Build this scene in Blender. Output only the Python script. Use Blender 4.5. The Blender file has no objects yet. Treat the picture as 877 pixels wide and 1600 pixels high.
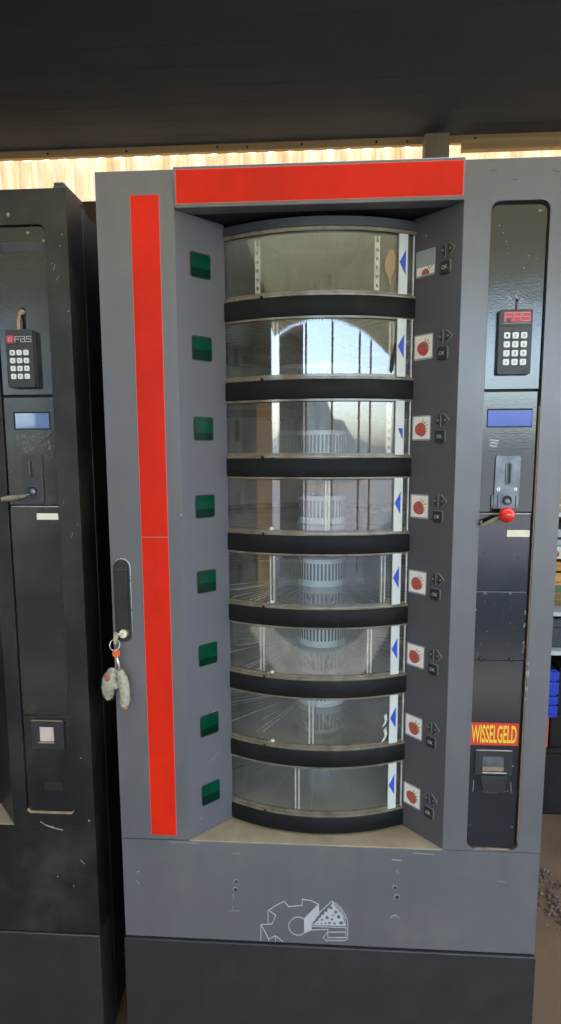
import bpy, math, random
from mathutils import Vector, Matrix
sin, cos, pi = math.sin, math.cos, math.pi
random.seed(7)
S = bpy.context.scene
COL = S.collection
H = 1.83                                    # height of the grey machine; its front plane is y = 0

# ------------------------------------------------------------------ camera
cam_d = bpy.data.cameras.new("camera"); cam = bpy.data.objects.new("camera", cam_d); COL.objects.link(cam)
yaw, pitch, roll = -0.06723, 0.13718, -0.00379
fw = Vector((sin(yaw)*cos(pitch), cos(yaw)*cos(pitch), -sin(pitch)))
r0 = Vector((cos(yaw), -sin(yaw), 0)); u0 = r0.cross(fw)
rt = cos(roll)*r0 + sin(roll)*u0; up = -sin(roll)*r0 + cos(roll)*u0
M = Matrix(((rt.x, up.x, -fw.x, .41486), (rt.y, up.y, -fw.y, -1.20381), (rt.z, up.z, -fw.z, H-.50431), (0, 0, 0, 1)))
cam.matrix_world = M
cam_d.sensor_fit = 'HORIZONTAL'; cam_d.sensor_width = 36; cam_d.lens = 995.28/877*36
cam_d.shift_y = 46/877; cam_d.clip_start = .02; cam_d.clip_end = 500
S.camera = cam

# ------------------------------------------------------------------ sky, sun, exposure
SUN_EL, SUN_ROT = math.radians(50), math.radians(8)
W = bpy.data.worlds.new("World"); S.world = W; W.use_nodes = True
nt = W.node_tree
sky = nt.nodes.new('ShaderNodeTexSky'); sky.sky_type = 'NISHITA'; sky.sun_disc = False
sky.sun_elevation = SUN_EL; sky.sun_rotation = SUN_ROT; sky.dust_density = 3.0; sky.air_density = 1.0
bg = nt.nodes['Background']; bg.inputs['Strength'].default_value = .15
nt.links.new(sky.outputs[0], bg.inputs['Color'])
sd = bpy.data.lights.new("sun", 'SUN'); sd.energy = 2.4; sd.angle = math.radians(.5); sd.color = (1, .95, .86)
sun = bpy.data.objects.new("sun", sd); COL.objects.link(sun)
sv = Vector((sin(SUN_ROT)*cos(SUN_EL), cos(SUN_ROT)*cos(SUN_EL), sin(SUN_EL)))
sun.rotation_euler = sv.to_track_quat('Z', 'Y').to_euler(); sun.location = sv*20
S.view_settings.view_transform = 'Standard'; S.view_settings.look = 'None'
S.view_settings.exposure = 3.85; S.view_settings.gamma = 1.0
S.render.engine = 'CYCLES'
S.cycles.use_denoising = True
S.cycles.max_bounces = 10; S.cycles.diffuse_bounces = 5; S.cycles.glossy_bounces = 5
S.cycles.transparent_max_bounces = 28
S.cycles.sample_clamp_indirect = 8

# ------------------------------------------------------------------ materials
def mat(name, col, rough=.5, metal=0., var=.0, vscale=8., bump=0., bscale=200., dust=None, dscale=3., dlo=.5, dhi=.75,
        spec=.5, scratch=0., coat=0., stretch=(1, 1, 1), streak=0., dent=0.):
    m = bpy.data.materials.new(name); m.use_nodes = True
    n, l = m.node_tree.nodes, m.node_tree.links
    b = n['Principled BSDF']
    b.inputs['Roughness'].default_value = rough; b.inputs['Metallic'].default_value = metal
    b.inputs['Specular IOR Level'].default_value = spec
    if coat: b.inputs['Coat Weight'].default_value = coat; b.inputs['Coat Roughness'].default_value = .22
    tc = n.new('ShaderNodeTexCoord'); mp = n.new('ShaderNodeMapping'); mp.inputs['Scale'].default_value = stretch
    l.new(tc.outputs['Object'], mp.inputs['Vector'])
    def noise(sc, det=4., rg=.6):
        t = n.new('ShaderNodeTexNoise'); t.inputs['Scale'].default_value = sc
        t.inputs['Detail'].default_value = det; t.inputs['Roughness'].default_value = rg
        l.new(mp.outputs[0], t.inputs['Vector']); return t
    def ramp(src, lo, hi):
        r = n.new('ShaderNodeMapRange'); r.inputs['From Min'].default_value = lo; r.inputs['From Max'].default_value = hi
        l.new(src, r.inputs['Value']); return r.outputs[0]
    def mix(fac, a, c):
        x = n.new('ShaderNodeMix'); x.data_type = 'RGBA'
        if isinstance(fac, float): x.inputs[0].default_value = fac
        else: l.new(fac, x.inputs[0])
        for k, v in ((6, a), (7, c)):
            if isinstance(v, tuple): x.inputs[k].default_value = (*v, 1)
            else: l.new(v, x.inputs[k])
        return x.outputs[2]
    c = tuple(col)
    out = c
    if var:
        t = noise(vscale)
        out = mix(ramp(t.outputs[0], .3, .7), tuple(v*(1-var) for v in c), tuple(min(1, v*(1+var)) for v in c))
    if dust:
        t = noise(dscale, 8., .65)
        out = mix(ramp(t.outputs[0], dlo, dhi), out, tuple(dust))
    if scratch:
        t = noise(26., 9., .75)
        r = ramp(t.outputs[0], .68, .71)
        mm = n.new('ShaderNodeMath'); mm.operation = 'MULTIPLY'; mm.inputs[1].default_value = scratch; l.new(r, mm.inputs[0])
        out = mix(mm.outputs[0], out, tuple(min(1, v*2.4+.08) for v in c))
    if streak:
        ms = n.new('ShaderNodeMapping'); ms.inputs['Scale'].default_value = (38, 38, 1.6); l.new(tc.outputs['Object'], ms.inputs['Vector'])
        t = n.new('ShaderNodeTexNoise'); t.inputs['Scale'].default_value = 1.; t.inputs['Detail'].default_value = 5; l.new(ms.outputs[0], t.inputs['Vector'])
        mm = n.new('ShaderNodeMath'); mm.operation = 'MULTIPLY'; mm.inputs[1].default_value = streak; l.new(ramp(t.outputs[0], .45, .75), mm.inputs[0])
        out = mix(mm.outputs[0], out, tuple(v*.55+.012 for v in c))
    if isinstance(out, tuple): b.inputs['Base Color'].default_value = (*out, 1)
    else: l.new(out, b.inputs['Base Color'])
    if var and rough > .12:
        t = noise(vscale*1.7)
        r = n.new('ShaderNodeMapRange'); r.inputs['To Min'].default_value = rough*.8; r.inputs['To Max'].default_value = min(1, rough*1.25)
        l.new(t.outputs[0], r.inputs['Value']); l.new(r.outputs[0], b.inputs['Roughness'])
    if bump:
        t = noise(bscale, 2.)
        bp = n.new('ShaderNodeBump'); bp.inputs['Strength'].default_value = bump; bp.inputs['Distance'].default_value = .001
        l.new(t.outputs[0], bp.inputs['Height']); l.new(bp.outputs[0], b.inputs['Normal'])
        if dent:
            t2 = noise(5., 2.); b2 = n.new('ShaderNodeBump'); b2.inputs['Strength'].default_value = dent; b2.inputs['Distance'].default_value = .02
            l.new(t2.outputs[0], b2.inputs['Height']); l.new(b2.outputs[0], bp.inputs['Normal'])
            if coat: l.new(b2.outputs[0], b.inputs['Coat Normal'])
    return m

def glass_mat(name, base=.055, tint=(.985, .99, .98), dust=.05, dcol=(.6, .58, .52), radial=False):
    m = bpy.data.materials.new(name); m.use_nodes = True
    n, l = m.node_tree.nodes, m.node_tree.links
    n.remove(n['Principled BSDF']); o = n['Material Output']
    tr = n.new('ShaderNodeBsdfTransparent'); tr.inputs[0].default_value = (*tint, 1)
    gl = n.new('ShaderNodeBsdfGlossy'); gl.inputs['Roughness'].default_value = .025
    lw = n.new('ShaderNodeLayerWeight'); lw.inputs['Blend'].default_value = .5
    pw = n.new('ShaderNodeMath'); pw.operation = 'POWER'; pw.inputs[1].default_value = 5; l.new(lw.outputs['Facing'], pw.inputs[0])
    ma = n.new('ShaderNodeMath'); ma.operation = 'MULTIPLY_ADD'; ma.inputs[1].default_value = .7; ma.inputs[2].default_value = base
    l.new(pw.outputs[0], ma.inputs[0])
    mx = n.new('ShaderNodeMixShader'); l.new(ma.outputs[0], mx.inputs[0]); l.new(tr.outputs[0], mx.inputs[1]); l.new(gl.outputs[0], mx.inputs[2])
    df = n.new('ShaderNodeBsdfDiffuse'); df.inputs[0].default_value = (*dcol, 1)
    tc = n.new('ShaderNodeTexCoord')
    t = n.new('ShaderNodeTexNoise'); t.inputs['Scale'].default_value = 9; t.inputs['Detail'].default_value = 9; t.inputs['Roughness'].default_value = .7
    l.new(tc.outputs['Object'], t.inputs['Vector'])
    r = n.new('ShaderNodeMapRange'); r.inputs['From Min'].default_value = .35; r.inputs['From Max'].default_value = .75
    r.inputs['To Min'].default_value = dust*.3; r.inputs['To Max'].default_value = dust*1.6
    l.new(t.outputs[0], r.inputs['Value'])
    m2 = n.new('ShaderNodeMixShader'); l.new(r.outputs[0], m2.inputs[0]); l.new(mx.outputs[0], m2.inputs[1]); l.new(df.outputs[0], m2.inputs[2])
    l.new(m2.outputs[0], o.inputs['Surface'])
    t2 = n.new('ShaderNodeTexNoise'); t2.inputs['Scale'].default_value = 14; t2.inputs['Detail'].default_value = 2
    l.new(tc.outputs['Object'], t2.inputs['Vector'])
    bp = n.new('ShaderNodeBump'); bp.inputs['Strength'].default_value = .02; bp.inputs['Distance'].default_value = .004
    l.new(t2.outputs[0], bp.inputs['Height']); l.new(bp.outputs[0], gl.inputs['Normal'])
    return m

def translucent_mat(name, col, rib=60., gloss=True):
    m = bpy.data.materials.new(name); m.use_nodes = True
    n, l = m.node_tree.nodes, m.node_tree.links
    n.remove(n['Principled BSDF']); o = n['Material Output']
    tc = n.new('ShaderNodeTexCoord')
    t = n.new('ShaderNodeTexNoise'); t.inputs['Scale'].default_value = 7; t.inputs['Detail'].default_value = 8; t.inputs['Roughness'].default_value = .7
    mp = n.new('ShaderNodeMapping'); mp.inputs['Scale'].default_value = (3, 1, .5)
    l.new(tc.outputs['Object'], mp.inputs['Vector']); l.new(mp.outputs[0], t.inputs['Vector'])
    x = n.new('ShaderNodeMix'); x.data_type = 'RGBA'; r = n.new('ShaderNodeMapRange')
    r.inputs['From Min'].default_value = .35; r.inputs['From Max'].default_value = .7
    l.new(t.outputs[0], r.inputs['Value']); l.new(r.outputs[0], x.inputs[0])
    x.inputs[6].default_value = (*col, 1); x.inputs[7].default_value = (*[c*f for c, f in zip(col, (.8, .66, .5))], 1)
    ts = n.new('ShaderNodeBsdfTranslucent'); df = n.new('ShaderNodeBsdfDiffuse')
    l.new(x.outputs[2], ts.inputs[0]); l.new(x.outputs[2], df.inputs[0])
    mx = n.new('ShaderNodeMixShader'); mx.inputs[0].default_value = .25
    l.new(ts.outputs[0], mx.inputs[1]); l.new(df.outputs[0], mx.inputs[2]); l.new(mx.outputs[0], o.inputs['Surface'])
    return m

def shelf_mat():
    # clear ribbed plastic tray: radial ribs round the drum axis catch the light
    m = bpy.data.materials.new("ribbed_tray"); m.use_nodes = True
    n, l = m.node_tree.nodes, m.node_tree.links
    b = n['Principled BSDF']; o = n['Material Output']
    tc = n.new('ShaderNodeTexCoord'); sp = n.new('ShaderNodeSeparateXYZ'); l.new(tc.outputs['Object'], sp.inputs[0])
    def mth(op, a, c=None):
        x = n.new('ShaderNodeMath'); x.operation = op
        for k, v in ((0, a), (1, c)):
            if v is None: continue
            if isinstance(v, (int, float)): x.inputs[k].default_value = v
            else: l.new(v, x.inputs[k])
        return x.outputs[0]
    ang = mth('ARCTAN2', mth('SUBTRACT', sp.outputs[1], DY), mth('SUBTRACT', sp.outputs[0], DX))
    w = mth('POWER', mth('ABSOLUTE', mth('SINE', mth('MULTIPLY', ang, 20.))), 24.)
    cb = n.new('ShaderNodeCombineXYZ'); l.new(mth('MULTIPLY', ang, 16.), cb.inputs[0]); l.new(mth('MULTIPLY', sp.outputs[2], 40.), cb.inputs[1])
    t = n.new('ShaderNodeTexNoise'); t.inputs['Scale'].default_value = 1.; t.inputs['Detail'].default_value = 3; l.new(cb.outputs[0], t.inputs['Vector'])
    hgt = mth('ADD', mth('MULTIPLY', w, t.outputs[0]), mth('MULTIPLY', t.outputs[0], .9))
    bp = n.new('ShaderNodeBump'); bp.inputs['Strength'].default_value = .16; bp.inputs['Distance'].default_value = .003
    l.new(hgt, bp.inputs['Height']); l.new(bp.outputs[0], b.inputs['Normal'])
    b.inputs['Base Color'].default_value = (.72, .70, .65, 1); b.inputs['Roughness'].default_value = .09
    b.inputs['Specular IOR Level'].default_value = 1.
    tr = n.new('ShaderNodeBsdfTransparent'); tr.inputs[0].default_value = (.9, .9, .88, 1)
    mx = n.new('ShaderNodeMixShader'); mx.inputs[0].default_value = .55
    l.new(b.outputs[0], mx.inputs[1]); l.new(tr.outputs[0], mx.inputs[2])
    gl = n.new('ShaderNodeBsdfGlossy'); gl.inputs['Roughness'].default_value = .06; l.new(bp.outputs[0], gl.inputs['Normal'])
    lw = n.new('ShaderNodeLayerWeight'); lw.inputs['Blend'].default_value = .5
    m3 = n.new('ShaderNodeMixShader'); l.new(mth('ADD', mth('MULTIPLY', mth('POWER', lw.outputs['Facing'], 3.), .75), .10), m3.inputs[0])
    l.new(mx.outputs[0], m3.inputs[1]); l.new(gl.outputs[0], m3.inputs[2]); l.new(m3.outputs[0], o.inputs['Surface'])
    return m

def emit_screen(name, col, strength, rough=.15):
    m = mat(name, tuple(c*.4 for c in col), rough, var=.15, vscale=60)
    b = m.node_tree.nodes['Principled BSDF']
    b.inputs['Emission Color'].default_value = (*col, 1); b.inputs['Emission Strength'].default_value = strength
    return m

DX, DY, DR = .408, .405, .37               # axis and radius of the drum
M_ = dict(
    grey=mat("grey_paint", (.112, .107, .110), .34, spec=.6, var=.10, vscale=2.5, bump=.10, bscale=900, coat=.5, streak=.16, dent=.10, scratch=.10, dust=(.15, .14, .125), dscale=5, dlo=.5, dhi=.95),
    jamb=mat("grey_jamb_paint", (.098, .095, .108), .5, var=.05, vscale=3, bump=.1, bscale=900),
    jambr=mat("shaded_grey_jamb_paint", (.078, .073, .077), .55, var=.05, vscale=3, bump=.1, bscale=900),  # same paint as the left jamb, its dimmer lighting put into the colour
    black=mat("black_textured_paint", (.008, .008, .010), .13, dent=.06, spec=1., var=.1, vscale=5, bump=.10, bscale=380, scratch=.05, dust=(.014, .014, .016), dscale=5, dlo=.5, dhi=.8),
    oldpanel=mat("old_panel_paint", (.010, .0095, .008), .2, spec=.6, dent=.08, var=.4, vscale=6, bump=.12, bscale=300, scratch=.10, streak=.4, dust=(.034, .029, .020), dscale=6, dlo=.46, dhi=.7),
    oldblack=mat("dusty_black_paint", (.010, .0095, .008), .38, spec=.4, var=.4, vscale=6, bump=.12, bscale=400, scratch=.12, streak=.4, dust=(.046, .040, .028), dscale=4.5, dlo=.47, dhi=.68),
    blackplast=mat("black_plastic", (.022, .021, .020), .4, var=.15, vscale=20, dust=(.03, .03, .03), dscale=12),
    void=mat("dark_gap", (.006, .006, .006), .7),
    band=mat("black_band", (.009, .009, .009), .5, var=.2, vscale=10, dust=(.024, .0235, .022), dscale=14, dlo=.5, dhi=.85, spec=.14),
    capm=mat("drum_cap_plastic", (.030, .033, .040), .5, var=.15, vscale=10),
    greend=mat("green_display_lower", (.001, .020, .012), .12, var=.2, vscale=30, spec=.06),
    lip=mat("clear_lip", (.15, .125, .085), .18, var=.35, vscale=40, spec=.8),
    cabinet=mat("cabinet_grey", (.10, .10, .11), .6, var=.1),
    inner=mat("inner_wall", (.80, .79, .71), .6, var=.15, vscale=6),
    red=mat("red_reflective_tape", (.64, .021, .006), .3, var=.16, vscale=5, streak=.12, bump=.5, bscale=420, spec=.12),
    redrim=mat("pale_tape_edge", (.62, .13, .10), .4),
    white=mat("white_plastic", (.62, .62, .58), .35, var=.05, vscale=15),
    hub=mat("white_vent_plastic", (.86, .89, .87), .45, var=.05, vscale=15),
    slot=mat("vent_slot", (.06, .065, .065), .6),
    blue=mat("blue_print", (.02, .07, .48), .4, var=.06, vscale=30),
    green=mat("green_display", (.001, .045, .023), .12, var=.25, vscale=30, spec=.06),
    ledge=mat("dusty_ledge", (.34, .27, .175), .8, var=.18, vscale=9, bump=.2, bscale=150, dust=(.20, .17, .13), dscale=10, dlo=.55, dhi=.8),
    chrome=mat("steel", (.55, .55, .54), .28, metal=1, var=.1, vscale=40),
    coin=mat("zinc_coin_plate", (.15, .155, .165), .38, metal=.75, var=.35, vscale=35, bump=.2, bscale=200),
    coinblack=mat("black_coin_plate", (.035, .036, .04), .4, var=.2, vscale=30),
    key=mat("white_keycap", (.74, .74, .72), .4),
    dig=mat("black_print", (.03, .03, .03), .5),
    keybody=mat("keypad_plastic", (.030, .031, .033), .42, var=.15, vscale=30),
    lightprint=mat("pale_print", (.45, .46, .45), .5, var=.1, vscale=60),
    arrowrim=mat("arrow_rim", (.19, .18, .175), .4),
    logo=mat("grey_white_print", (.42, .42, .41), .5, var=.12, vscale=80),
    brandred=mat("brand_red", (.55, .035, .045), .4),
    cream=mat("cream_sticker", (.76, .70, .54), .6, var=.08, vscale=80),
    photo=mat("photo_paper", (.80, .74, .66), .3, var=.04, vscale=60),
    berry=mat("strawberry_red", (.42, .075, .055), .45, var=.35, vscale=300),
    leaf=mat("leaf_green", (.30, .30, .10), .5, var=.3, vscale=200),
    lcdgrey=mat("lcd_grey", (.30, .33, .31), .2, var=.05, vscale=40),
    frameplast=mat("grey_bezel", (.30, .29, .30), .4),
    yellow=mat("yellow_letter", (.85, .52, .02), .5),
    signred=mat("sign_red", (.62, .03, .02), .4, var=.06, vscale=40),
    signdark=mat("sign_letter_shadow", (.36, .13, .02), .5),
    ball=mat("red_ball_plastic", (.70, .02, .012), .14, spec=.6),
    ochre=mat("worn_wood_grip", (.18, .15, .10), .7, var=.35, vscale=60, bump=.4, bscale=200),
    brass=mat("worn_brass", (.55, .47, .30), .35, metal=.8, var=.2, vscale=80),
    plush=mat("grey_plush", (.40, .36, .27), .95, var=.35, vscale=160, bump=1., bscale=450),
    tan=mat("brown_leatherette", (.30, .10, .05), .6, var=.2, vscale=80),
    orange=mat("orange_tag", (.68, .12, .03), .35, var=.1, vscale=80),
    chip=mat("chipped_paint", (.27, .26, .245), .7, var=.2, vscale=100),
    rust=mat("rusty_edge", (.30, .20, .12), .7, var=.3, vscale=60),
    pink=mat("pale_pink_opening", (.58, .44, .38), .7, var=.08, vscale=60),
    sheet=translucent_mat("fibreglass_sheet", (.43, .41, .355)),
    roofsheet=translucent_mat("weathered_roof_sheet", (.36, .37, .31)),
    beam=mat("tan_timber", (.42, .28, .11), .7, var=.2, vscale=5, stretch=(.3, 3, 6), bump=.3, bscale=60),
    planks=mat("brown_planks", (.10, .055, .025), .75, var=.35, vscale=4, stretch=(6, 6, .5)),
    post=mat("grey_tan_post", (.22, .18, .10), .7, var=.2, vscale=4, stretch=(6, 6, .6)),
    loft=mat("dark_loft_boards", (.050, .057, .066), .85, var=.06, vscale=3),
    floor=mat("earthy_floor", (.17, .10, .048), .85, var=.35, vscale=3, bump=.6, bscale=40, dust=(.07, .045, .026), dscale=1.5),
    pave=mat("neutral_bounce_ground", (.085, .085, .088), .8, var=.5, vscale=1.2, bump=.3, bscale=60),
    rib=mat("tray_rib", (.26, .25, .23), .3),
    redpost=mat("red_reflection_post", (.26, .07, .04), .6, var=.2),
    grit=mat("floor_rubble", (.12, .08, .05), .9, var=.5, vscale=30),
    hill=mat("far_hillside", (.035, .048, .055), .95, var=.3, vscale=.4),
    darkwall=mat("dark_shed_wall", (.07, .055, .045), .8, var=.3, vscale=2, stretch=(4, 4, .4)),
    tanwall=mat("tan_shed_door", (.62, .36, .15), .75, var=.2, vscale=3, stretch=(4, 4, .4)),
    lcdblue=emit_screen("blue_lcd", (.02, .06, .36), .06),
    lcdpale=mat("pale_blue_lcd", (.10, .17, .36), .03, var=.3, vscale=14, coat=.6),
    glass=glass_mat("drum_acrylic", .085, dust=.042), clear=glass_mat("clear_divider", .05, (.93, .95, .93), .06),
    mark=mat("divider_edge", (.55, .53, .47), .3, var=.25, vscale=60),
    tray=shelf_mat(),
    cardboard=mat("cardboard", (.36, .24, .12), .8, var=.15, vscale=12),
    wood=mat("orange_wood", (.45, .22, .06), .7, var=.25, vscale=10, stretch=(1, 6, 6)),
    straw=mat("straw", (.42, .31, .13), .85, var=.4, vscale=60, stretch=(1, 8, 8)),
    greenp=mat("green_plastic", (.03, .15, .05), .4, var=.1),
    bluep=mat("blue_crate_plastic", (.012, .035, .36), .38, var=.1, vscale=30),
    redp=mat("red_plastic", (.50, .06, .04), .45, var=.1, vscale=30),
    steelgrey=mat("dark_grey_case", (.028, .030, .034), .5, var=.35, vscale=9),
    sack=mat("brown_sack", (.20, .12, .06), .9, var=.4, vscale=25, bump=.8, bscale=120),
    rackm=mat("pale_shelf_board", (.50, .49, .46), .6, var=.15, vscale=12),
    rackdark=mat("dark_rack_post", (.012, .009, .007), .7, var=.3, spec=.2),
)

# ------------------------------------------------------------------ mesh builder
class MB:
    def __init__(s, T=None): s.v, s.f, s.m, s.T = [], [], [], T
    def add(s, vs, fs, mi=0):
        o = len(s.v)
        s.v += [tuple(s.T(*p)) if s.T else tuple(p) for p in vs]
        s.f += [tuple(i+o for i in f) for f in fs]; s.m += [mi]*len(fs); return s
    def box(s, x0, x1, y0, y1, z0, z1, mi=0):
        vs = [(x, y, z) for x in (x0, x1) for y in (y0, y1) for z in (z0, z1)]
        return s.add(vs, [(0, 1, 3, 2), (4, 6, 7, 5), (0, 4, 5, 1), (2, 3, 7, 6), (0, 2, 6, 4), (1, 5, 7, 3)], mi)
    def prism(s, poly, y0, y1, mi=0):          # poly in x,z (counter-clockwise seen from the front), front face at y0
        n = len(poly)
        vs = [(x, y0, z) for x, z in poly] + [(x, y1, z) for x, z in poly]
        fs = [tuple(range(n)), tuple(range(2*n-1, n-1, -1))] + [(i, i+n, (i+1) % n+n, (i+1) % n) for i in range(n)]
        return s.add(vs, fs, mi)
    def rrect(s, x0, x1, z0, z1, r, y0, y1, mi=0, n=5): return s.prism(rr(x0, x1, z0, z1, r, n), y0, y1, mi)
    def ring(s, outer, inner, y0, y1, mi=0):   # two loops of equal point count -> plate with a hole
        n = len(outer)
        vs = [(x, y0, z) for x, z in outer]+[(x, y0, z) for x, z in inner]+[(x, y1, z) for x, z in outer]+[(x, y1, z) for x, z in inner]
        fs = []
        for i in range(n):
            j = (i+1) % n
            fs += [(i, j, n+j, n+i), (2*n+i, 3*n+i, 3*n+j, 2*n+j), (i, 2*n+i, 2*n+j, j), (n+i, n+j, 3*n+j, 3*n+i)]
        return s.add(vs, fs, mi)
    def line(s, pts, w, y0, y1, mi=0):         # stroke lying in the x,z plane
        for (ax, az), (bx, bz) in zip(pts, pts[1:]):
            d = math.hypot(bx-ax, bz-az)
            if d < 1e-7: continue
            ux, uz = (bx-ax)/d*w/2, (bz-az)/d*w/2
            s.prism([(ax-ux+uz, az-uz-ux), (bx+ux+uz, bz+uz-ux), (bx+ux-uz, bz+uz+ux), (ax-ux-uz, az-uz+ux)], y0, y1, mi)
        return s
    def disc(s, x, z, r, y0, y1, mi=0, n=18, rz=None):
        return s.prism([(x+r*cos(2*pi*i/n), z+(rz or r)*sin(2*pi*i/n)) for i in range(n)], y0, y1, mi)
    def lathe(s, prof, cx, cy, a0=0., a1=2*pi, n=48, mi=0, close=True):  # prof: (radius, z) closed loop or open
        full = abs(a1-a0-2*pi) < 1e-6; k = len(prof); vs = []
        cnt = n if full else n+1
        for i in range(cnt):
            a = a0+(a1-a0)*i/n
            vs += [(cx+r*sin(a), cy-r*cos(a), z) for r, z in prof]
        fs = []
        for i in range(n):
            j = (i+1) % cnt
            for q in range(k if close else k-1):
                p = (q+1) % k
                fs.append((i*k+q, j*k+q, j*k+p, i*k+p))
        if not full and close: fs += [tuple(range(k)), tuple(range(n*k+k-1, n*k-1, -1))]
        return s.add(vs, fs, mi)
    def sphere(s, c, r, mi=0, nu=20, nv=12, sq=(1, 1, 1), jit=0.):
        vs, fs = [], []
        for i in range(nv+1):
            t = pi*i/nv
            for j in range(nu):
                p = 2*pi*j/nu; k = r*(1+random.uniform(-jit, jit) if 0 < i < nv else 1)
                vs.append((c[0]+k*sq[0]*sin(t)*cos(p), c[1]+k*sq[1]*sin(t)*sin(p), c[2]+k*sq[2]*cos(t)))
        for i in range(nv):
            for j in range(nu): fs.append((i*nu+j, (i+1)*nu+j, (i+1)*nu+(j+1) % nu, i*nu+(j+1) % nu))
        return s.add(vs, fs, mi)
    def tube(s, pts, rad, mi=0, n=12):
        P = [Vector(p) for p in pts]; R = rad if isinstance(rad, (list, tuple)) else [rad]*len(P); vs, fs = [], []
        for i, p in enumerate(P):
            d = (P[min(i+1, len(P)-1)]-P[max(i-1, 0)]).normalized()
            a = d.cross(Vector((0, 1, 0)) if abs(d.y) < .9 else Vector((1, 0, 0))).normalized(); b = d.cross(a)
            vs += [tuple(p+R[i]*(cos(2*pi*k/n)*a+sin(2*pi*k/n)*b)) for k in range(n)]
        for i in range(len(P)-1):
            for k in range(n): fs.append((i*n+k, i*n+(k+1) % n, (i+1)*n+(k+1) % n, (i+1)*n+k))
        fs += [tuple(range(n-1, -1, -1)), tuple(range((len(P)-1)*n, len(P)*n))]
        return s.add(vs, fs, mi)
    def build(s, name, mats, parent=None, bevel=0., smooth=35):
        me = bpy.data.meshes.new(name); me.from_pydata(s.v, [], s.f)
        if not isinstance(mats, (list, tuple)): mats = [mats]
        for m in mats: me.materials.append(M_[m] if isinstance(m, str) else m)
        me.polygons.foreach_set('material_index', s.m)
        import bmesh
        b = bmesh.new(); b.from_mesh(me); bmesh.ops.recalc_face_normals(b, faces=b.faces); b.to_mesh(me); b.free()
        if smooth:
            me.polygons.foreach_set('use_smooth', [True]*len(me.polygons)); me.set_sharp_from_angle(angle=math.radians(smooth))
        me.update()
        o = bpy.data.objects.new(name, me); COL.objects.link(o)
        if parent: o.parent = parent
        if bevel:
            bm = o.modifiers.new("bevel", 'BEVEL'); bm.width = bevel; bm.segments = 2; bm.limit_method = 'ANGLE'; bm.angle_limit = math.radians(50)
        return o

def rr(x0, x1, z0, z1, r, n=5):
    p = []
    for cx, cz, a in ((x1-r, z0+r, -pi/2), (x1-r, z1-r, 0), (x0+r, z1-r, pi/2), (x0+r, z0+r, pi)):
        p += [(cx+r*cos(a+pi/2*i/n), cz+r*sin(a+pi/2*i/n)) for i in range(n+1)]
    return p
def rect_like(x0, x1, z0, z1, n=5):            # outer loop matching rr() point for point
    p = []
    for cx, cz, sx, sz in ((x1, z0, 0, 0), (x1, z1, 0, 0), (x0, z1, 0, 0), (x0, z0, 0, 0)):
        p += [(cx, cz)]*(n+1)
    return p
def hole_plate(mb, x0, x1, z0, z1, hx0, hx1, hz0, hz1, r, y0, y1, mi=0):
    n = 5; inn = rr(hx0, hx1, hz0, hz1, r, n); out = []
    for k, (cx, cz) in enumerate(((x1, z0), (x1, z1), (x0, z1), (x0, z0))):
        for i in range(n+1):
            px, pz = inn[k*(n+1)+i]; t = i/n
            if k == 0: q = (px, z0) if t < .5 else (x1, pz)
            elif k == 1: q = (x1, pz) if t < .5 else (px, z1)
            elif k == 2: q = (px, z1) if t < .5 else (x0, pz)
            else: q = (x0, pz) if t < .5 else (px, z0)
            out.append(q)
    # square the corners: insert the true corner between the middle points
    O, I = [], []
    for k, c in enumerate(((x1, z0), (x1, z1), (x0, z1), (x0, z0))):
        for i in range(n+1):
            O.append(out[k*(n+1)+i]); I.append(inn[k*(n+1)+i])
            if i == n//2: O.append(c); I.append(tuple((a+b)/2 for a, b in zip(inn[k*(n+1)+i], inn[k*(n+1)+i+1])))
    return mb.ring(O, I, y0, y1, mi)

def thing(name, label, cat, loc=(0, 0, 0), group=None):
    o = bpy.data.objects.new(name, None); COL.objects.link(o); o.location = loc; o.empty_display_size = .1
    o['label'] = label; o['category'] = cat
    if group: o['group'] = group
    return o
def tag(o, label, cat, group=None):
    o['label'] = label; o['category'] = cat
    if group: o['group'] = group
    return o
def struct(o): o['kind'] = 'structure'; return o

def text_mb(txt, w, h, mb, x, z, y0, y1, mi=0, embolden=0.):
    """letters as flat solid meshes; fitted into a box of width w and height h whose lower left is (x, z)"""
    cu = bpy.data.curves.new("t", 'FONT'); cu.body = txt; cu.size = 1; cu.resolution_u = 3; cu.offset = embolden
    ob = bpy.data.objects.new("t", cu); COL.objects.link(ob)
    me = bpy.data.meshes.new_from_object(ob.evaluated_get(bpy.context.evaluated_depsgraph_get()))
    COL.objects.unlink(ob); bpy.data.objects.remove(ob); bpy.data.curves.remove(cu)
    vs = [v.co for v in me.vertices]
    x0, x1 = min(v.x for v in vs), max(v.x for v in vs); z0, z1 = min(v.y for v in vs), max(v.y for v in vs)
    P = [(x+(v.x-x0)/(x1-x0)*w, y0, z+(v.y-z0)/(z1-z0)*h) for v in vs]
    n = len(P); fs = [tuple(p.vertices) for p in me.polygons]; fs = fs + []
    from collections import Counter
    ed = Counter(); dirs = {}
    for f in fs:
        for a, b in zip(f, f[1:]+f[:1]): ed[frozenset((a, b))] += 1; dirs[frozenset((a, b))] = (a, b)
    side = [(a, b, b+n, a+n) for k, c in ed.items() if c == 1 for a, b in [dirs[k]]]
    mb.add(P+[(p[0], y1, p[2]) for p in P], fs+[tuple(i+n for i in reversed(f)) for f in fs]+side, mi)
    bpy.data.meshes.remove(me)
    return mb

# ================================================================== THE SETTING
b = MB(); n = 24
b.box(-60, 60, -80, 60, -.3, 0); struct(b.build('floor', 'floor', smooth=0))
b = MB(); b.box(-40, 40, -24, -.55, -.05, .006); struct(b.build('bounce_pavement', 'pave', smooth=0))  # grey sheet added out of view for neutral bounce light and reflections
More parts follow.
